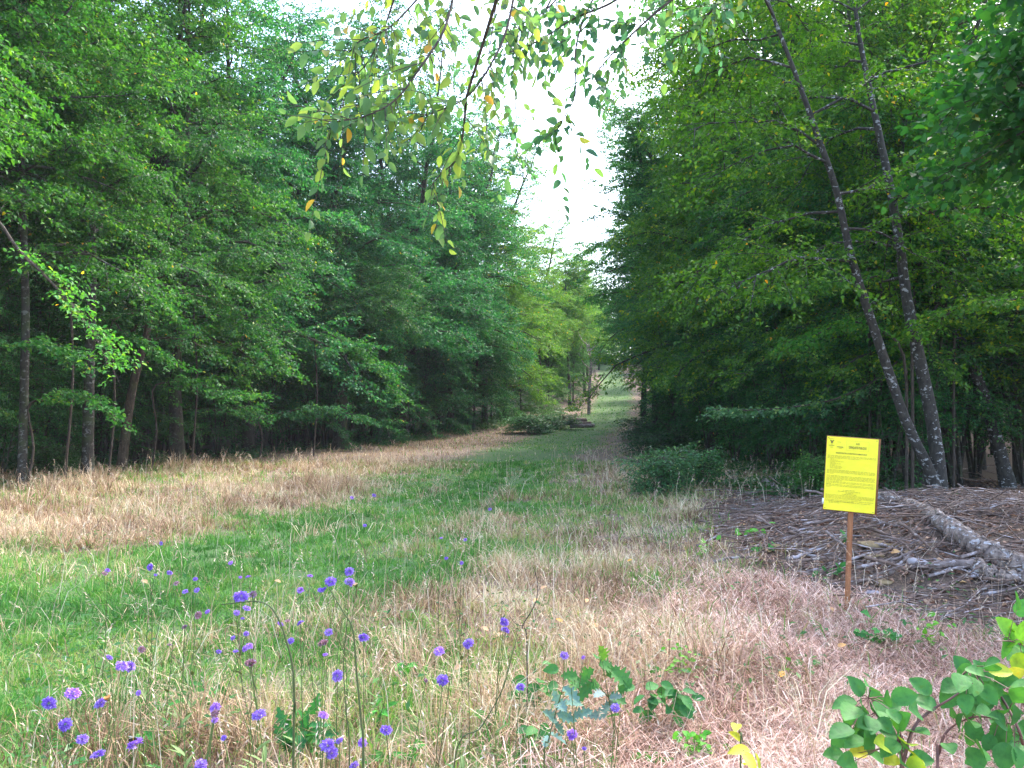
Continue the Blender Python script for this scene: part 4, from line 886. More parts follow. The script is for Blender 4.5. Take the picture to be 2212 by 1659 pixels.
for sx_, sz_ in ((-1, 1), (1, 1), (-1, -1), (1, -1)):
    g = Geo(); c = np.array((sx_*(ww-.012), -.0095, sz_*(hh-.012))); tube(g, [c, c+np.array((0, -.002, 0))], .0035, 6, cap=True); link('nail', g.mesh('nail', M_INK), board)
# post
g = Geo(); top = (unproj(1846, 1000, SY+.035)); top2 = unproj(1842, 1108, SY+.035)
A_ = np.array((foot[0], foot[1]+.03, foot[2]-.3)); dirp = nrm(unproj(1836, 1330, SY)-unproj(1841, 1110, SY))
pb = unproj(1832, 1345, SY)+np.array((0, .03, 0)); pt = unproj(1847, 960, SY)+np.array((0, .034, 0)); pb = pb+(pb-pt)*.12
u = nrm(pt-pb); sx_ = nrm(np.cross(u, (0, 1, 0))); sy_ = np.cross(sx_, u)
c_, s_ = math.cos(R(28)), math.sin(R(28)); ax = sx_*c_+sy_*s_; ay = -sx_*s_+sy_*c_
hw = .019; ring = []
for p in np.linspace(pb, pt, 8): ring += [p+ax*hw*i_+ay*hw*j_-foot for i_, j_ in ((-1, -1), (1, -1), (1, 1), (-1, 1))]
q = [(4*k+j, 4*k+(j+1) % 4, 4*k+4+(j+1) % 4, 4*k+4+j) for k in range(7) for j in range(4)]+[(28, 29, 30, 31)]
g.add(ring, q); link('post', g.mesh('post', M_POST), root)

# ------------------------------------------------------------------ detailed leaf
def big_leaf(g, base, tip, nrmv, wr=.62, serr=.06, teeth=9, fold=.2, curl=.12, r=.3, lobed=False, rs=None):
    base = np.asarray(base, float); tip = np.asarray(tip, float); L = np.linalg.norm(tip-base); d = (tip-base)/L
    N = np.asarray(nrmv, float); N = nrm(N-(N@d)*d); S = np.cross(d, N)
    k = np.linspace(0, 1, 2*teeth+1); w = np.sin(np.pi*np.clip(k, 0, 1)**.80)**.75*wr/2
    w = w*(1+serr*np.where(np.arange(len(k)) % 2 == 0, -1, 1)); w[0] = .01; w[-1] = 0
    if lobed: w = w*(1+.28*np.where((np.arange(len(k))//2) % 2 == 0, -1, 1))
    mid = base+d*(k*L)[:, None]-N*(curl*L*k**2)[:, None]
    a = mid+S*(w*L)[:, None]+N*(w*L*fold*2)[:, None]; b_ = mid-S*(w*L)[:, None]+N*(w*L*fold*2)[:, None]
    m = len(k); v = np.concatenate([mid, a, b_]); i = np.arange(m-1)
    q = np.concatenate([np.stack([i, m+i, m+i+1, i+1], -1), np.stack([i+1, 2*m+i+1, 2*m+i, i], -1)])
    g.add(v, q, r=r)

# --- overhanging boughs above the camera
def hanging(name, label, boughs, Y, seed, tint_, L0=.075, dens=1.0, root_=(1.8, -1.6), wr=.5, wilt=.035, cat='tree'):
    rs = np.random.RandomState(seed); gw = Geo(); gl = Geo(); base = np.array((root_[0], root_[1], gz(*root_)))
    crown0 = np.array((root_[0]*.8, root_[1]+.6, 4.6))
    tube(gw, polyline([base-np.array((0, 0, .2)), base+np.array((.1, .2, 2)), crown0], 14)-base, np.linspace(.14, .09, 14), 9, rough=.05, rs=rs)
    for pts, r0, sub in boughs:
        P = np.array([unproj(a, b_, Y+dy) for a, b_, dy in pts])
        lead = polyline(np.array([crown0, (crown0+P[0])/2+np.array((0, 0, .5)), P[0]]), 10)
        tube(gw, lead-base, np.linspace(.028, r0, 10), 6)
        Q = polyline(P, 26); tube(gw, Q-base, np.linspace(r0, .0015, 26), 5)
        tg = nrm(np.gradient(Q, axis=0))
        tw_ = []
        for k in range(sub):
            u = rs.uniform(.05, 1); j = int(u*25); side = nrm(np.cross(tg[j], (0, 1, 0)))*(1 if k % 2 else -1)
            d = nrm(tg[j]*.7+side*rs.uniform(.3, 1)+np.array((0, rs.normal(0, .5), -.25))); sl = rs.uniform(.10, .34)
            s = np.linspace(0, 1, 6)[:, None]; T = Q[j]+d*sl*s+np.array((0, 0, -.12))*sl*s**2
            tube(gw, T-base, np.linspace(.0022, .0008, 6), 3); tw_.append(T)
        tw_.append(Q[8:])
        for T in tw_:
            ln = np.linalg.norm(T[-1]-T[0]); m = max(3, int(ln/.034*dens))
            for q in range(m):
                t = (q+.7)/m*(len(T)-1); i0 = min(int(t), len(T)-2); p = T[i0]*(1-(t-i0))+T[i0+1]*(t-i0); dd = nrm(T[i0+1]-T[i0])
                sd = nrm(np.cross(dd, rs.normal(0, 1, 3)))
                D = nrm(dd*.6+sd*.75+np.array((0, 0, -.45))+rs.normal(0, .15, 3)); L = L0*rs.uniform(.55, 1.15)
                hue = rs.uniform(.1, .85) if rs.rand() > wilt else rs.uniform(.9, 1)
                big_leaf(gl, p-base+D*.008, p-base+D*(L+.008), rs.normal(0, 1, 3)+np.array((0, -1, .6)), wr=wr, teeth=5, serr=.05, r=hue)
    e = empty(name, tuple(base), label, cat)
    link('trunk', gw.mesh('wood', M_TWIG, True), e); link('crown', gl.mesh('leaves', M_NEAR), e, color=(*tint_, 1))
hanging('overhanging_tree', 'hornbeam boughs with toothed leaves hanging over the ride from above the camera', [
    ([(990, -60, .3), (961, 60, .1), (905, 150, 0), (855, 215, -.1), (790, 250, -.2), (700, 268, -.3)], .006, 34),
    ([(1120, -60, .4), (1095, 60, .2), (1060, 140, .1), (1007, 211, .1), (936, 243, 0), (880, 262, 0)], .006, 26),
    ([(1007, 211, .1), (1000, 290, .15), (985, 345, .2), (950, 378, .2), (925, 410, .2)], .005, 8),
    ([(960, -70, .3), (900, 0, .2), (840, 60, .1), (775, 90, 0), (745, 130, 0)], .005, 18),
    ([(1080, -40, .5), (1056, 120, .5), (1050, 230, .5), (1053, 345, .5)], .003, 3),
    ([(870, -60, .2), (830, 60, .2), (790, 140, .2), (735, 190, .2)], .005, 12)], 2.9, 501, (1.3, 1.2, 1.0), L0=.054, wr=.52)
hanging('overhanging_tree', 'bluish leaved boughs hanging against the white sky right of the centre', [
    ([(1330, -90, .6), (1270, 20, .4), (1243, 110, .2), (1243, 200, .2), (1215, 260, .1), (1187, 305, .1)], .006, 13),
    ([(1420, -80, .5), (1330, 0, .4), (1240, 40, .3), (1160, 90, .3), (1080, 120, .3)], .008, 22),
    ([(1560, -80, .6), (1450, 0, .5), (1380, 60, .4), (1310, 130, .4), (1265, 190, .4)], .009, 20),
    ([(1240, -80, .6), (1200, 0, .5), (1130, 60, .5), (1075, 110, .5)], .006, 26),
    ([(1110, 150, 1.6), (1115, 260, 1.6), (1118, 330, 1.6), (1155, 385, 1.6)], .004, 7),
    ([(1650, -80, .8), (1560, 0, .7), (1500, 60, .7), (1440, 90, .7)], .009, 24)], 3.4, 502, (.75, .95, 1.05), L0=.058, root_=(2.9, -1.2), wr=.55, wilt=.03)

# ------------------------------------------------------------------ scabious flowers
def flower_parts(rs, size, mat, wilt=False):
    """domed head of many small florets with longer rim petals, facing +z"""
    g = Geo(); r = size/2; n = 120
    k = np.arange(n)+.5; ph = np.arccos(1-k/n*1.15); th = k*2.39996
    d = np.stack([np.sin(ph)*np.cos(th), np.sin(ph)*np.sin(th), np.cos(ph)], 1)
    P = d*r*.45*np.array((1, 1, .75)); rim = np.clip((ph-.9)/.6, 0, 1)
    D = nrm(d+rs.normal(0, .2, d.shape)); L = r*(.5+.35*rim)*(.8+.4*rs.rand(n)); 
    up = np.array((0, 0, 1.))+rs.normal(0, .5, d.shape)
    leaves(g, P, D, up, L, L*.75, np.clip(rs.normal(.45, .25, n), 0, 1), fold=.1)
    return g.mesh('flower_head', mat)
rs = np.random.RandomState(71)
HEADS = [flower_parts(rs, 1.0, M_SCAB) for _ in range(5)]; WILT = [flower_parts(rs, 1.0, M_WILT) for _ in range(2)]
g = Geo(); k = np.arange(40)+.5; ph = np.arccos(1-2*k/40); th = k*2.4; d = np.stack([np.sin(ph)*np.cos(th), np.sin(ph)*np.sin(th), np.cos(ph)], 1)
leaves(g, d*.25, d+np.array((0, 0, .6)), d, np.full(40, .28), np.full(40, .2), np.full(40, .8)); BUD = g.mesh('bud', M_STEM)
FL = [  # each row: heads [(x, y, size in photo px, type)] of one plant, then its label
 ([(348, 1174, 9, 'v')], 'tiny violet scabious farthest back on the left, beside the tan grass'),
 ([(232, 1232, 12, 'v'), (226, 1239, 12, 'w')], 'scabious with a violet head touching a wilted one, left edge of the green'),
 ([(324, 1225, 16, 'v'), (336, 1242, 7, 'v')], 'scabious with a mid sized and a tiny head, left of the yellow flower spot'),
 ([(366, 1237, 12, 'v')], 'small scabious right of the pair with the tiny head'),
 ([(381, 1260, 11, 'w')], 'pale small scabious above the two deep violet ones on the left'),
 ([(422, 1251, 10, 'v')], 'small scabious straight above the two deep violet ones'),
 ([(400, 1278, 12, 'v'), (425, 1275, 12, 'v')], 'scabious with two deep violet heads side by side at equal height'),
 ([(498, 1216, 10, 'v'), (519, 1247, 7, 'v'), (536, 1246, 12, 'v')], 'branched scabious with three small heads behind the large one in the middle left'),
 ([(520, 1288, 32, 'v'), (547, 1284, 14, 'w')], 'scabious with a large whitish violet head beside a dry brown one'),
 ([(533, 1314, 17, 'v'), (511, 1324, 13, 'v'), (524, 1336, 8, 'v')], 'scabious with three heads just below the large whitish one'),
 ([(428, 1329, 16, 'w'), (448, 1321, 12, 'v')], 'scabious with a dark wilted head left of a small violet one'),
 ([(399, 1355, 12, 'w')], 'faded lilac scabious below the dark wilted one'),
 ([(503, 1378, 11, 'v'), (532, 1369, 11, 'v')], 'scabious with two small heads left of the arching stalk'),
 ([(530, 1401, 15, 'v'), (538, 1396, 16, 'v'), (541, 1433, 26, 'w')], 'scabious with a close pair of heads above a big wilting one'),
 ([(509, 1407, 11, 'v'), (472, 1408, 12, 'v')], 'scabious with two heads left of the close pair'),
 ([(366, 1393, 11, 'w')], 'faint lilac scabious half hidden in grass, left of centre'),
 ([(306, 1403, 15, 'w')], 'pale lilac scabious above and right of the double head'),
 ([(236, 1420, 15, 'v'), (203, 1420, 12, 'b')], 'scabious with one violet head and a green bud left of it'),
 ([(263, 1438, 27, 'v'), (279, 1439, 25, 'v')], 'tall scabious with two large heads grown together'),
 ([(157, 1498, 31, 'v')], 'large round violet scabious, upper one of the bottom left group'),
 ([(106, 1519, 29, 'v')], 'large violet scabious farthest left of all'),
 ([(216, 1519, 26, 'v')], 'violet scabious with an orange butterfly beside it'),
 ([(299, 1497, 12, 'v')], 'small scabious alone right of the butterfly flower'),
 ([(140, 1565, 25, 'v')], 'oval violet scabious below the farthest left one'),
 ([(178, 1597, 24, 'v')], 'deep violet scabious between the oval one and the bottom one'),
 ([(292, 1607, 32, 'v')], 'large violet scabious with a bumblebee on it'),
 ([(211, 1629, 28, 'v')], 'deep violet scabious at the bottom left, left of the bumblebee flower'),
 ([(434, 1653, 25, 'v')], 'violet scabious cut by the bottom edge, right of the bumblebee flower'),
 ([(465, 1528, 24, 'v'), (464, 1542, 18, 'w'), (464, 1555, 14, 'v')], 'scabious with three heads stacked in a column'),
 ([(483, 1594, 12, 'v')], 'small magenta scabious low between the bottom cut one and the stacked one'),
 ([(559, 1544, 29, 'v')], 'large round scabious left of the thistle rosette'),
 ([(649, 1275, 14, 'v'), (670, 1244, 13, 'v')], 'scabious with two small heads left of the four headed one'),
 ([(714, 1256, 24, 'v'), (693, 1275, 13, 'v'), (700, 1273, 15, 'v')], 'branched scabious with a round head above a touching small pair'),
 ([(754, 1234, 20, 'v'), (755, 1257, 20, 'v')], 'tall scabious with two heads one above the other'),
 ([(606, 1348, 14, 'v'), (621, 1341, 12, 'w')], 'scabious with a violet and a pale head right of the arching stalk'),
 ([(649, 1346, 15, 'v'), (628, 1384, 13, 'v')], 'scabious with two heads right of the arching stalk, one higher'),
 ([(710, 1366, 17, 'v')], 'violet scabious above the half wilted one in the middle'),
 ([(698, 1390, 22, 'w'), (703, 1414, 11, 'v')], 'scabious with a half wilted head above a small violet one'),
 ([(785, 1377, 22, 'v')], 'nodding violet scabious on the tall ribbed stem in the middle'),
 ([(729, 1460, 23, 'v')], 'oval violet scabious alone in the middle of the foreground'),
 ([(699, 1545, 21, 'v')], 'ragged violet scabious above the bottom pair in the middle'),
 ([(708, 1610, 30, 'v'), (717, 1627, 26, 'v')], 'scabious with a large head above an open green centred one'),
 ([(733, 1600, 17, 'v')], 'deep violet small scabious right of the large bottom head'),
 ([(783, 1604, 20, 'v')], 'narrow purple scabious on an upright stem near the bottom middle'),
 ([(834, 1577, 25, 'v')], 'deep violet scabious tilted right, where the pink straw begins'),
 ([(765, 1655, 24, 'v')], 'pale scabious cut by the bottom edge in the middle'),
 ([(949, 1407, 22, 'v')], 'violet scabious above the one with a bud beside it'),
 ([(956, 1469, 25, 'v'), (972, 1465, 11, 'b')], 'violet scabious with a green bud on its right'),
 ([(1011, 1390, 23, 'v')], 'green centred open scabious left of the stacked pair on the straw'),
 ([(920, 1470, 9, 'w')], 'tiny faded scabious left of the one with the bud'),
 ([(964, 1206, 8, 'v'), (997, 1216, 9, 'v')], 'scabious with two tiny heads where green and tan grass meet'),
 ([(1005, 1166, 8, 'v')], 'tiny pale scabious right of the track in the mid distance'),
 ([(953, 1162, 7, 'v')], 'tiny scabious left of the tiny pale one in the mid distance'),
 ([(1089, 1343, 20, 'v'), (1091, 1361, 19, 'v'), (1117, 1360, 10, 'b'), (1085, 1302, 10, 'b')], 'scabious with two heads stacked and green buds, on the pink straw'),
 ([(1219, 1416, 18, 'v')], 'violet scabious left of the oak seedling top'),
 ([(1260, 1420, 9, 'v')], 'round tiny violet scabious touching the oak seedling'),
 ([(1124, 1484, 18, 'v')], 'violet scabious among the bramble shoots below the straw'),
 ([(1329, 1529, 19, 'v'), (1340, 1537, 9, 'w')], 'violet scabious below the whitish mildewed leaves'),
 ([(1235, 1586, 22, 'v'), (1234, 1482, 13, 'b')], 'violet scabious with a green bud above it, beside the grey mildewed plant'),
 ([(1262, 1617, 9, 'v')], 'tiny violet scabious at the bottom right of the grey mildewed plant'),
 ([(808, 1070, 9, 'v')], 'tiny scabious on the far green track, rightmost of two'),
 ([(760, 1075, 8, 'v')], 'tiny scabious on the far green track, leftmost of two'),
 ([(788, 1135, 8, 'v')], 'tiny scabious in the middle of the green track'),
 ([(1058, 1100, 8, 'v')], 'tiny scabious at the right edge of the green track')]
def zof(dy): return 0.80-.10*(dy-1200)/450
for k, (heads, lab) in enumerate(FL):
    hx, hy = heads[0][0], heads[0][1]
    py = hy*.46293; zt = zof(hy)+RN.uniform(-.04, .04)
    Y = (EYE-zt)*F/(py-419.0)
    p0 = unproj(hx, hy, Y); rsf = np.random.RandomState(k+600)
    bx = p0[0]+rsf.uniform(-.12, .12); by = Y+rsf.uniform(-.05, .12); base = np.array((bx, by, gz(bx, by)))
    root_f = empty('scabious_flower', tuple(base), lab, 'flower', 'violet scabious flowers of the foreground meadow')
    gs = Geo(); j0 = None; pts_main = None
    for q, (x, y, sz, ty) in enumerate(heads):
        p = unproj(x, y, Y+rsf.uniform(-.03, .03)*(q > 0))-base
        size = max(.011, sz*.46293*Y/F*.90)
        if q == 0:
            mid = np.array((p[0]*.35, p[1]*.35, p[2]*.5))+rsf.normal(0, .012, 3); pts_main = polyline([(0, 0, -.03), mid, p-np.array((0, 0, size*.15))], 12); tube(gs, pts_main, np.linspace(.0022, .0011, 12), 4, r=rsf.rand())
            for lf in range(3):
                a = rsf.rand()*6.28; z_ = p[2]*rsf.uniform(.1, .55); c0 = pts_main[int(z_/p[2]*11)]
                big_leaf(gs, c0, c0+np.array((math.cos(a)*.06, math.sin(a)*.06, .05)), (0, 0, 1.), wr=.25, teeth=3, r=.9)
        else:
            j = pts_main[6]; tube(gs, polyline([j, (j+p)/2+np.array((0, 0, -.01)), p-np.array((0, 0, size*.15))], 8), np.linspace(.0016, .001, 8), 4, r=rsf.rand())
        me = {'v': HEADS[(k*2+q) % 5], 'w': WILT[k % 2], 'b': BUD}[ty]
        h = link('flower_head' if ty != 'b' else 'bud', me, root_f, tuple(p)); h.scale = (size, size*rsf.uniform(.8, 1), size*rsf.uniform(.6, 1.1))
        h.rotation_euler = (rsf.uniform(-.1, 1.2), rsf.uniform(-.6, .6), rsf.uniform(-.6, .6))
        h.color = (*[(1, 1, 1), (1.25, 1.05, 1.1), (.85, .8, 1)][k % 3], 1)
    link('stem', gs.mesh('stem', M_STEM), root_f)
    if 'bumblebee' in lab: BEE = (p0, Y)
    if 'butterfly' in lab: BUT = (p0, Y)

# bumblebee and butterfly
M_BEE = flat('black_fur', (0.012, 0.010, 0.008), .9); M_BEEY = flat('yellow_fur', (0.45, 0.26, 0.03), .9); M_WING = flat('smoky_wing', (0.25, 0.22, 0.2), .3); M_ORANGE = flat('orange_wing', (0.55, 0.24, 0.06), .7, .35, 300)
def ell(g, c, r, n=8):
    th = np.linspace(0, 2*math.pi, n, endpoint=False); ph = np.linspace(0.02, math.pi-.02, 7); T, Ph = np.meshgrid(th, ph)
    v = np.stack([r[0]*np.sin(Ph)*np.cos(T), r[1]*np.sin(Ph)*np.sin(T), r[2]*np.cos(Ph)], -1).reshape(-1, 3)+np.array(c)
    i = np.arange(6)[:, None]*n; j = np.arange(n)[None]; k = (j+1) % n
    g.add(v, np.stack([i+j, i+n+j, i+n+k, i+k], -1).reshape(-1, 4))
p = unproj(283, 1598, BEE[1]-.012)
e = empty('bumblebee', tuple(p), 'dark bumblebee clinging to the large violet scabious', 'bumblebee', rz=.6)
g = Geo(); ell(g, (0, 0, 0), (.0065, .0048, .0048)); ell(g, (.008, 0, .0005), (.0042, .004, .004)); ell(g, (.0125, 0, -.001), (.0022, .0022, .0022)); link('body', g.mesh('body', M_BEE, True), e)
g = Geo(); ell(g, (.0045, 0, .0004), (.0012, .0046, .0047)); link('yellow_band', g.mesh('band', M_BEEY, True), e)
for s in (-1, 1):
    g = Geo(); big_leaf(g, (.005, s*.002, .004), (-.006, s*.009, .007), (0, 0, 1), wr=.45, teeth=3, curl=0); link('wing', g.mesh('wing', M_WING), e)
p = unproj(231, 1513, BUT[1]-.005)
e = empty('butterfly', tuple(p), 'small orange brown butterfly beside the violet scabious', 'butterfly', rz=.3)
g = Geo(); tube(g, [(-.007, 0, 0), (0, 0, .001), (.008, 0, 0)], [.001, .0016, .0008], 5); link('body', g.mesh('body', M_BEE, True), e)
for s in (-1, 1):
    g = Geo(); big_leaf(g, (.002, s*.001, .001), (.006, s*.016, .012), (-.3, 0, 1), wr=.8, teeth=4, curl=0); big_leaf(g, (-.001, s*.001, .001), (-.008, s*.012, .009), (-.3, 0, 1), wr=.8, teeth=4, curl=0); link('wing', g.mesh('wing', M_ORANGE), e)

# ------------------------------------------------------------------ foreground plants
def plant(name, label, cat, stems, lfs, Y, mat, L0, tint_=(1, 1, 1), wr=.6, r_st=.003, seed=0, hue=(.1, .6), lobed=False, stem_mat=None, up=.6, teeth=9):
    """stems: lists of photo points (first one is carried down to the ground); lfs: (x, y[, hue])"""
    rs = np.random.RandomState(seed+int(stems[0][0][0])); P0 = unproj(*stems[0][0], Y); base = np.array((P0[0], P0[1]+.02, gz(P0[0], P0[1])))
    gw = Geo(); gl = Geo(); nodes = []
    for s in stems:
        Q = [unproj(a, b_, Y+rs.uniform(-.04, .04)) for a, b_ in s]
        if Q[0][2] > base[2]+.02 and s is stems[0]: Q = [base-np.array((0, 0, .04))]+Q
        Q = polyline(Q, 20); tube(gw, Q-base, np.linspace(r_st, r_st*.4, 20), 5, r=.3); nodes.append(Q)
    nodes = np.concatenate(nodes)
    for lf in lfs:
        c = unproj(lf[0], lf[1], Y+rs.uniform(-.10, .06)); j = nodes[np.argmin(((nodes-c)**2).sum(1)+rs.rand(len(nodes))*.0005)]
        L = L0*rs.uniform(.75, 1.15); D = nrm(nrm(c-j+1e-4)+rs.normal(0, .25, 3)); D[1] = D[1]*.6-.15; D = nrm(D)
        b0 = c-D*L*.5; tube(gw, [j-base, (j+b0)/2-base+np.array((0, 0, .004)), b0-base], [.0012, .001, .0009], 3, r=.3)
        h = lf[2] if len(lf) > 2 else rs.uniform(*hue)
        big_leaf(gl, b0-base, b0+D*L-base, np.array((rs.normal(0, .45), -.65+rs.normal(0, .3), up+rs.uniform(0, .5))), wr=wr, teeth=teeth, serr=.05, r=h, lobed=lobed, curl=rs.uniform(0, .2))
    e = empty(name, tuple(base), label, cat); link('stem', gw.mesh('stem', stem_mat or M_STEM, True), e); link('foliage', gl.mesh('leaves', mat), e, color=(*tint_, 1))
    return e
def z8(pts): return [(1491+.326*p[0], 1254+.326*p[1])+tuple(p[2:]) for p in pts]
M_CANE = flat('bramble_cane', (0.16, 0.07, 0.06), .6, .3)
LV1 = z8([(1100, 700), (1140, 830), (1060, 880), (1300, 780), (1420, 770), (1525, 700), (1350, 900), (1480, 860), (1200, 960), (1180, 1040), (1360, 1070), (1510, 1010), (1090, 1080), (950, 1160), (1230, 1170), (1330, 1190, .86), (1110, 1140, .9), (1500, 1170, .84), (1500, 1230, .8), (1440, 1080, .8), (1270, 1090, .82), (1150, 950), (1260, 880), (1420, 930), (1040, 1200), (1400, 1200), (1220, 790, .55), (1190, 700), (1550, 810), (1310, 1010), (1020, 820), (1340, 840), (1110, 900), (1290, 960)])
LV2 = z8([(1800, 560), (1920, 580), (1820, 610), (1920, 650), (2000, 550), (2020, 650), (2090, 660), (1710, 770), (1830, 820), (1930, 800), (1720, 850), (1790, 940), (1850, 1030), (2060, 780), (2120, 880), (2050, 980), (2140, 900), (1720, 1110), (1890, 1190), (2030, 1060), (2130, 1080), (2170, 1180), (2060, 600, .85), (2160, 620, .9), (2100, 820), (1980, 760), (2190, 760), (2180, 1010), (1960, 880), (2080, 1170)])
_r = np.random.RandomState(3)
LV1 += z8([(_r.uniform(980, 1600), _r.uniform(820, 1230)) for _ in range(12)])
LV2 += z8([(_r.uniform(1680, 2230), _r.uniform(540, 1230)) for _ in range(26)])
LV3 = z8([(2090, 310, .72), (2150, 350, .74), (2120, 400, .7), (2080, 450, .55), (2170, 480, .5), (2160, 130, .3), (2200, 180, .4), (2190, 560, .8), (2210, 330, .7), (2200, 440, .6)])
plant('bramble', 'large leaved bramble with some yellow leaves, at the bottom between straw and right corner', 'bramble', [z8([(1400, 1300), (1390, 1100), (1300, 900), (1180, 780)]), z8([(1400, 1250), (1480, 980), (1600, 860), (1730, 780), (1870, 680)])], LV1, 1.72, M_BRAMBLE, .053, wr=.74, stem_mat=M_CANE, r_st=.004, seed=1, up=.5)
plant('bramble', 'bramble cane with dark toothed leaves at the right border of the foreground', 'bramble', [z8([(1640, 1300), (1650, 1150), (1700, 1000), (1850, 910), (2000, 910), (2150, 960)]), z8([(2230, 1200), (2180, 1000), (2080, 800), (1980, 680), (1850, 590)])], LV2, 1.8, M_BRAMBLE, .053, wr=.74, stem_mat=M_CANE, r_st=.004, seed=2, up=.5)
plant('bramble', 'lime green bramble shoot coming in at the right border above the dark one', 'bramble', [z8([(2260, 900), (2250, 500), (2150, 410), (2020, 400)])], LV3, 2.0, M_BRAMBLE, .060, wr=.74, stem_mat=M_CANE, r_st=.003, seed=3, tint_=(1.2, 1.2, 1))
rq = np.random.RandomState(12)
def cloud(cx, cy, rx, ry, n, h=None): return [(cx+rq.normal(0, rx), cy+rq.normal(0, ry))+((h,) if h is not None else ()) for _ in range(n)]
def up_stems(cx, cy, h, n, w): return [[(cx+rq.uniform(-w, w)*.4, cy+h*.5), (cx+rq.uniform(-w, w), cy-h*.5)] for _ in range(n)]
FP = [('weed_clump', 'low weed in the straw below the middle of the frame, left of the mildewed plant', 1060, 1560, 30, 14, 12, 2.6, .05, (1.3, 1.5, 1)),
      ('weed_clump', 'long leaved green weed at the bottom edge right of centre', 1400, 1640, 40, 12, 14, 2.3, .06, (1.3, 1.5, .9)),
      ('seedling', 'small green seedling in straw right of the mildewed oak shoot', 1400, 1460, 16, 10, 9, 3.3, .05, (1.2, 1.4, 1)),
      ('seedling', 'green seedling among the flowers left of the bent stalk', 880, 1450, 18, 12, 9, 3.3, .05, (1.2, 1.5, 1)),
      ('seedling', 'green leafy seedling low between the left group of large flowers', 330, 1600, 24, 12, 12, 3.3, .05, (1.2, 1.5, 1)),
      ('bramble_shoot', 'low bramble shoot left of the oak seedling, on the pink straw', 1170, 1500, 50, 38, 26, 2.9, .055, (1, 1, 1)),
      ('bramble_shoot', 'bramble shoot with dark leaves right of the oak seedling', 1440, 1530, 55, 40, 34, 2.8, .055, (.9, 1, 1)),
      ('bramble_shoot', 'small bramble shoot at the bottom below the oak seedling', 1160, 1590, 28, 22, 9, 2.5, .055, (1, 1, 1)),
      ('briar', 'lime green small leaved briar at the bottom, left of the big bramble', 1500, 1610, 40, 32, 44, 2.3, .026, (2.2, 2.0, .9)),
      ('briar', 'yellow green small leaved briar above the dark bramble shoot', 1470, 1430, 26, 34, 40, 3.0, .024, (2.4, 1.8, .8)),
      ('briar', 'yellow green tiny briar shoots right of the notice post foot', 2010, 1370, 34, 30, 24, 3.4, .03, (2.3, 1.8, .8)),
      ('hawthorn_seedling', 'grey green lobed seedling right of the foot of the post', 1890, 1380, 36, 22, 40, 3.9, .045, (1.1, 1.2, 1.2)),
      ('weed_clump', 'dark green weed clump with long leaves left of the arching stalk', 440, 1510, 40, 22, 16, 2.6, .06, (1.1, 1.2, .9)),
      ('weed_clump', 'green weed at the bottom edge, right of the middle flowers', 860, 1632, 50, 14, 10, 2.2, .07, (1.3, 1.5, 1)),
      ('weed_clump', 'bright green leafy weed beside the tall ribbed stem', 820, 1535, 18, 22, 10, 2.6, .045, (1.5, 1.7, 1)),
      ('seedling', 'small seedling on the straw between the post and the big bramble', 1755, 1440, 22, 10, 8, 3.3, .05, (1.1, 1.3, 1)),
      ('seedling', 'lime green two leaved seedling left of the post on the straw', 1625, 1400, 24, 8, 7, 3.6, .06, (1.7, 1.6, .8)),
      ('seedling', 'dark seedling in the straw between the two lime ones', 1600, 1490, 20, 8, 6, 3.0, .05, (1, 1.1, 1)),
      ('seedling', 'pale green seedling at the left foot of the brush pile', 1610, 1150, 34, 10, 12, 8.0, .07, (1.9, 1.8, 1)),
      ('seedling', 'yellow green sprig on the grass left of the brush pile', 1518, 1178, 6, 12, 7, 7.6, .07, (2.4, 2.0, .8)),
      ('seedling', 'dark green oak seedling left of the post on the bare slope', 1655, 1180, 12, 8, 7, 7.6, .08, (.9, 1.1, 1)),
      ('seedling', 'dark green seedling right of the post on the bare slope', 1785, 1235, 14, 8, 8, 7.6, .07, (.9, 1.1, 1)),
      ('seedling', 'dark seedling close behind the lower post', 1815, 1225, 8, 16, 9, 6.9, .06, (.8, 1, .9)),
      ('seedling', 'dark leaved sprig beside the clay clod right of the post', 1822, 1160, 9, 8, 6, 8.6, .08, (.9, 1.1, 1))]
for k, (nm, lab, cx, cy, rx, ry, n, Y, L0, t) in enumerate(FP):
    Y1 = on_ground(cx, cy+ry*1.6)[1]-.05; L0 = L0*Y1/Y; Y = Y1
    plant(nm, lab, 'plant', up_stems(cx, cy, ry*3, 3, rx), cloud(cx, cy, rx*.7, ry*.7, n), Y, M_BRAMBLE, L0, t, wr=.62 if nm != 'weed_clump' else .3, r_st=.002, seed=40+k, hue=(.0, .6), lobed=(nm == 'hawthorn_seedling'), teeth=6)
# oak seedling with mildewed leaves
plant('oak_seedling', 'oak seedling with lobed green leaves standing in the pink straw', 'plant', [[(1330, 1600), (1318, 1530), (1308, 1470), (1300, 1420)], [(1318, 1510), (1290, 1480), (1260, 1460)]], [(1290, 1420), (1310, 1440), (1270, 1455), (1325, 1450), (1255, 1475), (1285, 1480), (1345, 1465), (1350, 1485), (1230, 1460), (1335, 1510), (1300, 1410, .7), (1265, 1495), (1240, 1480)], 3.9, M_BRAMBLE, .105, (1, .95, .9), wr=.66, lobed=True, seed=5)
plant('mildewed_oak_shoot', 'whitish blue mildewed leaves on the oak seedling stem', 'plant', [[(1335, 1600), (1322, 1540), (1312, 1490)]], [(1293, 1500), (1330, 1505), (1305, 1535), (1325, 1520), (1290, 1545)], 3.85, M_PALE, .085, (1, 1, 1.1), wr=.5, lobed=True, seed=6)
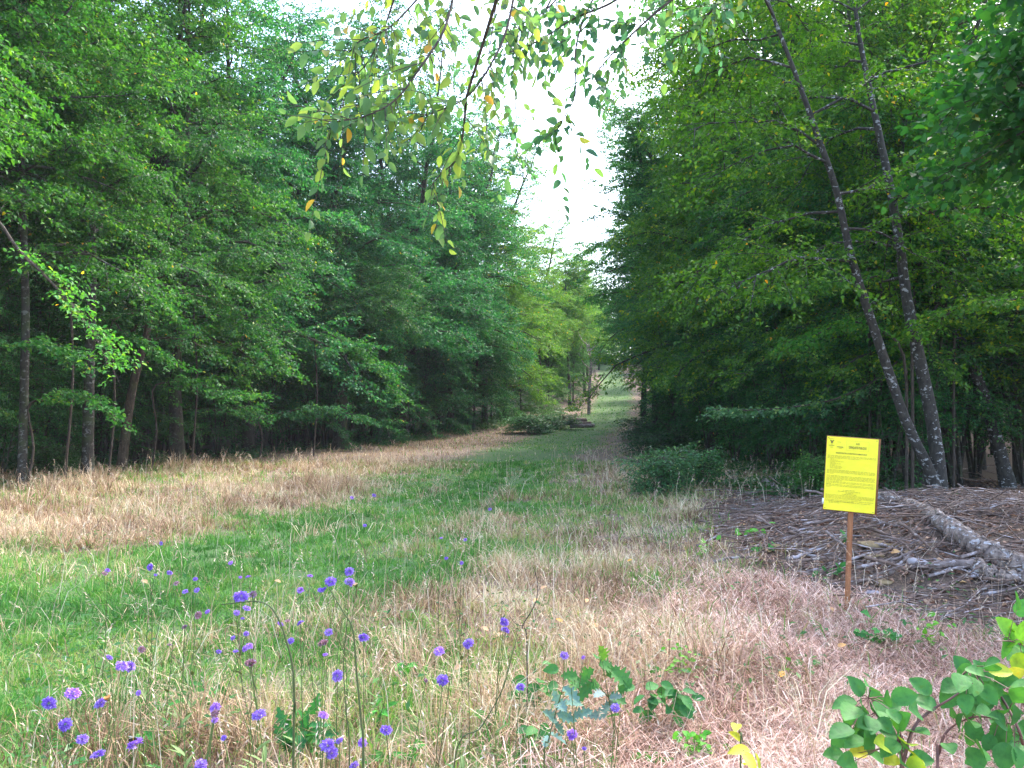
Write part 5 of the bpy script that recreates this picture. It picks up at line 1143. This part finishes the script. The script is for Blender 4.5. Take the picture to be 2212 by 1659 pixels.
plant('mildewed_thistle', 'tall grey green mildewed plant with curled whitish leaves at the bottom centre', 'plant', [[(1175, 1659), (1185, 1600), (1200, 1540), (1215, 1490)]], [(1205, 1510), (1215, 1525), (1200, 1560), (1210, 1575), (1190, 1545), (1240, 1520), (1205, 1595), (1180, 1600), (1235, 1500), (1225, 1550), (1260, 1540)], 2.35, M_PALE, .062, (.8, 1, 1), wr=.45, lobed=True, seed=7)
plant('thistle_rosette', 'lobed green thistle rosette low in front of the middle flowers', 'plant', [[(660, 1640), (655, 1590)], [(640, 1640), (630, 1600)]], cloud(648, 1585, 32, 26, 30), 3.95, M_BRAMBLE, .12, (.75, .95, 1.1), wr=.42, lobed=True, seed=8, teeth=10)
plant('yellow_leaf_plant', 'plant with curled yellow leaves at the bottom left of the big bramble', 'plant', [[(1600, 1659), (1605, 1600)]], [(1590, 1590, .88), (1598, 1620, .9), (1620, 1645, .95), (1640, 1655, .85), (1605, 1650, .86), (1590, 1570, .84)], 1.9, M_BRAMBLE, .06, wr=.4, seed=9)
# arching dark stalk and tall ribbed stem
def stalk(name, label, pts, Y, r, mat=M_STEM, tips=()):
    P = [unproj(*p, Y) for p in pts]; b = P[0].copy(); b[2] = gz(b[0], b[1]); g = Geo(); Q = polyline([b-np.array((0, 0, .03))]+P, 30)-b
    tube(g, Q, np.linspace(r, r*.35, 30), 5, r=.2)
    for t in tips: tube(g, polyline([unproj(*p, Y)-b for p in t], 8), np.linspace(r*.5, r*.25, 8), 4, r=.2)
    tag(link(name, g.mesh(name, mat, True), loc=tuple(b)), label, 'stalk')
stalk('arching_stalk', 'dark thin stalk arching over to the left among the middle flowers', [(634, 1600), (636, 1520), (632, 1440), (620, 1390), (605, 1345), (585, 1312), (560, 1300), (530, 1300), (478, 1306)], 2.25, .0042, tips=[[(548, 1300), (545, 1290), (547, 1284)]])
stalk('ribbed_stalk', 'tall green upright stalk leaning left at the top in the middle of the flowers', [(785, 1659), (780, 1560), (770, 1450), (762, 1360), (740, 1320), (712, 1272)], 2.15, .004)
stalk('ribbed_stalk', 'thin green stalk left of the tallest one in the middle', [(755, 1659), (748, 1540), (742, 1440), (750, 1340), (754, 1262)], 2.2, .0025)
stalk('bent_stalk', 'thin brown stalk slanting up to the stacked violet pair', [(980, 1659), (1040, 1570), (1085, 1490), (1105, 1420), (1118, 1370)], 2.3, .0026)
stalk('bare_twig', 'dark bare zigzag twig standing on the pink straw', [(1138, 1380), (1128, 1355), (1148, 1320), (1160, 1290), (1160, 1252), (1152, 1225)], 4.2, .004, M_TWIG, tips=[[(1132, 1352), (1115, 1348), (1100, 1330)]])
# single yellow and orange fallen leaves
FLV = [(1072, 1413, 'orange fallen leaf on the straw above the bramble shoots'), (1055, 1396, 'small ochre fallen leaf just above the orange one'), (1216, 1378, 'bright yellow fallen leaf in the middle of the pink straw'), (1266, 1332, 'orange fallen leaf farther back on the pink straw'), (1288, 1390, 'brownish yellow fallen leaf right of the bright one'),
       (1168, 1300, 'yellow orange leaf near the top of the bare twig'), (1154, 1332, 'pale yellow fallen leaf beside the bare twig'), (1355, 1236, 'orange fallen leaf where the trampled straw begins'), (1810, 1436, 'yellow fallen leaf near the small seedling right of centre'), (1682, 1508, 'pale orange fallen leaf left of the big bramble'),
       (760, 1293, 'yellow fallen leaf below the two stacked heads'), (606, 1286, 'yellow fallen leaf on the green left of the middle flowers'), (318, 1285, 'bright yellow curled leaf on the green grass at left'), (980, 1490, 'brown fallen leaf right of the flower with the bud'), (1661, 1205, 'yellow leaf on the bare slope left of the post'), (1926, 1208, 'orange yellow leaf on the slope right of the post'), (1800, 1352, 'ochre leaf beside the post foot')]
for k, (x, y, lab) in enumerate(FLV):
    p = on_ground(x, y); rs = np.random.RandomState(k+800); g = Geo(); a = rs.rand()*6.28; L = .05 if y > 1220 else .09
    big_leaf(g, (0, 0, .03), (math.cos(a)*L, math.sin(a)*L, .06), (rs.normal(0, .3), -.6, 1), wr=.6, teeth=5, r=rs.uniform(.8, 1), curl=.25)
    tag(link('fallen_leaf', g.mesh('fallen_leaf', M_DRYLEAF), loc=(p[0], p[1], p[2]+.08 if y > 1220 else p[2]+.03), color=(1.2, 1.1, 1, 1)), lab, 'leaf', 'fallen leaves in the foreground')

# ------------------------------------------------------------------ haze
x0, x1, y0, y1, z0, z1 = -290.0, 290.0, -50.0, 380.0, -2.0, 48.0
g = Geo(); g.add([(x, y, z) for z in (z0, z1) for y in (y0, y1) for x in (x0, x1)], [(0, 2, 3, 1), (4, 5, 7, 6), (0, 1, 5, 4), (2, 6, 7, 3), (0, 4, 6, 2), (1, 3, 7, 5)])
m, n, l, b, o = new_mat('haze'); n.remove(b)
pv = n.new('ShaderNodeVolumePrincipled'); pv.inputs['Color'].default_value = (.9, .95, 1, 1); pv.inputs['Density'].default_value = 0.0004
l.new(pv.outputs[0], o.inputs['Volume'])
tag(link('haze', g.mesh('haze', m)), 'thin pale summer haze down the ride', 'haze', kind='stuff')
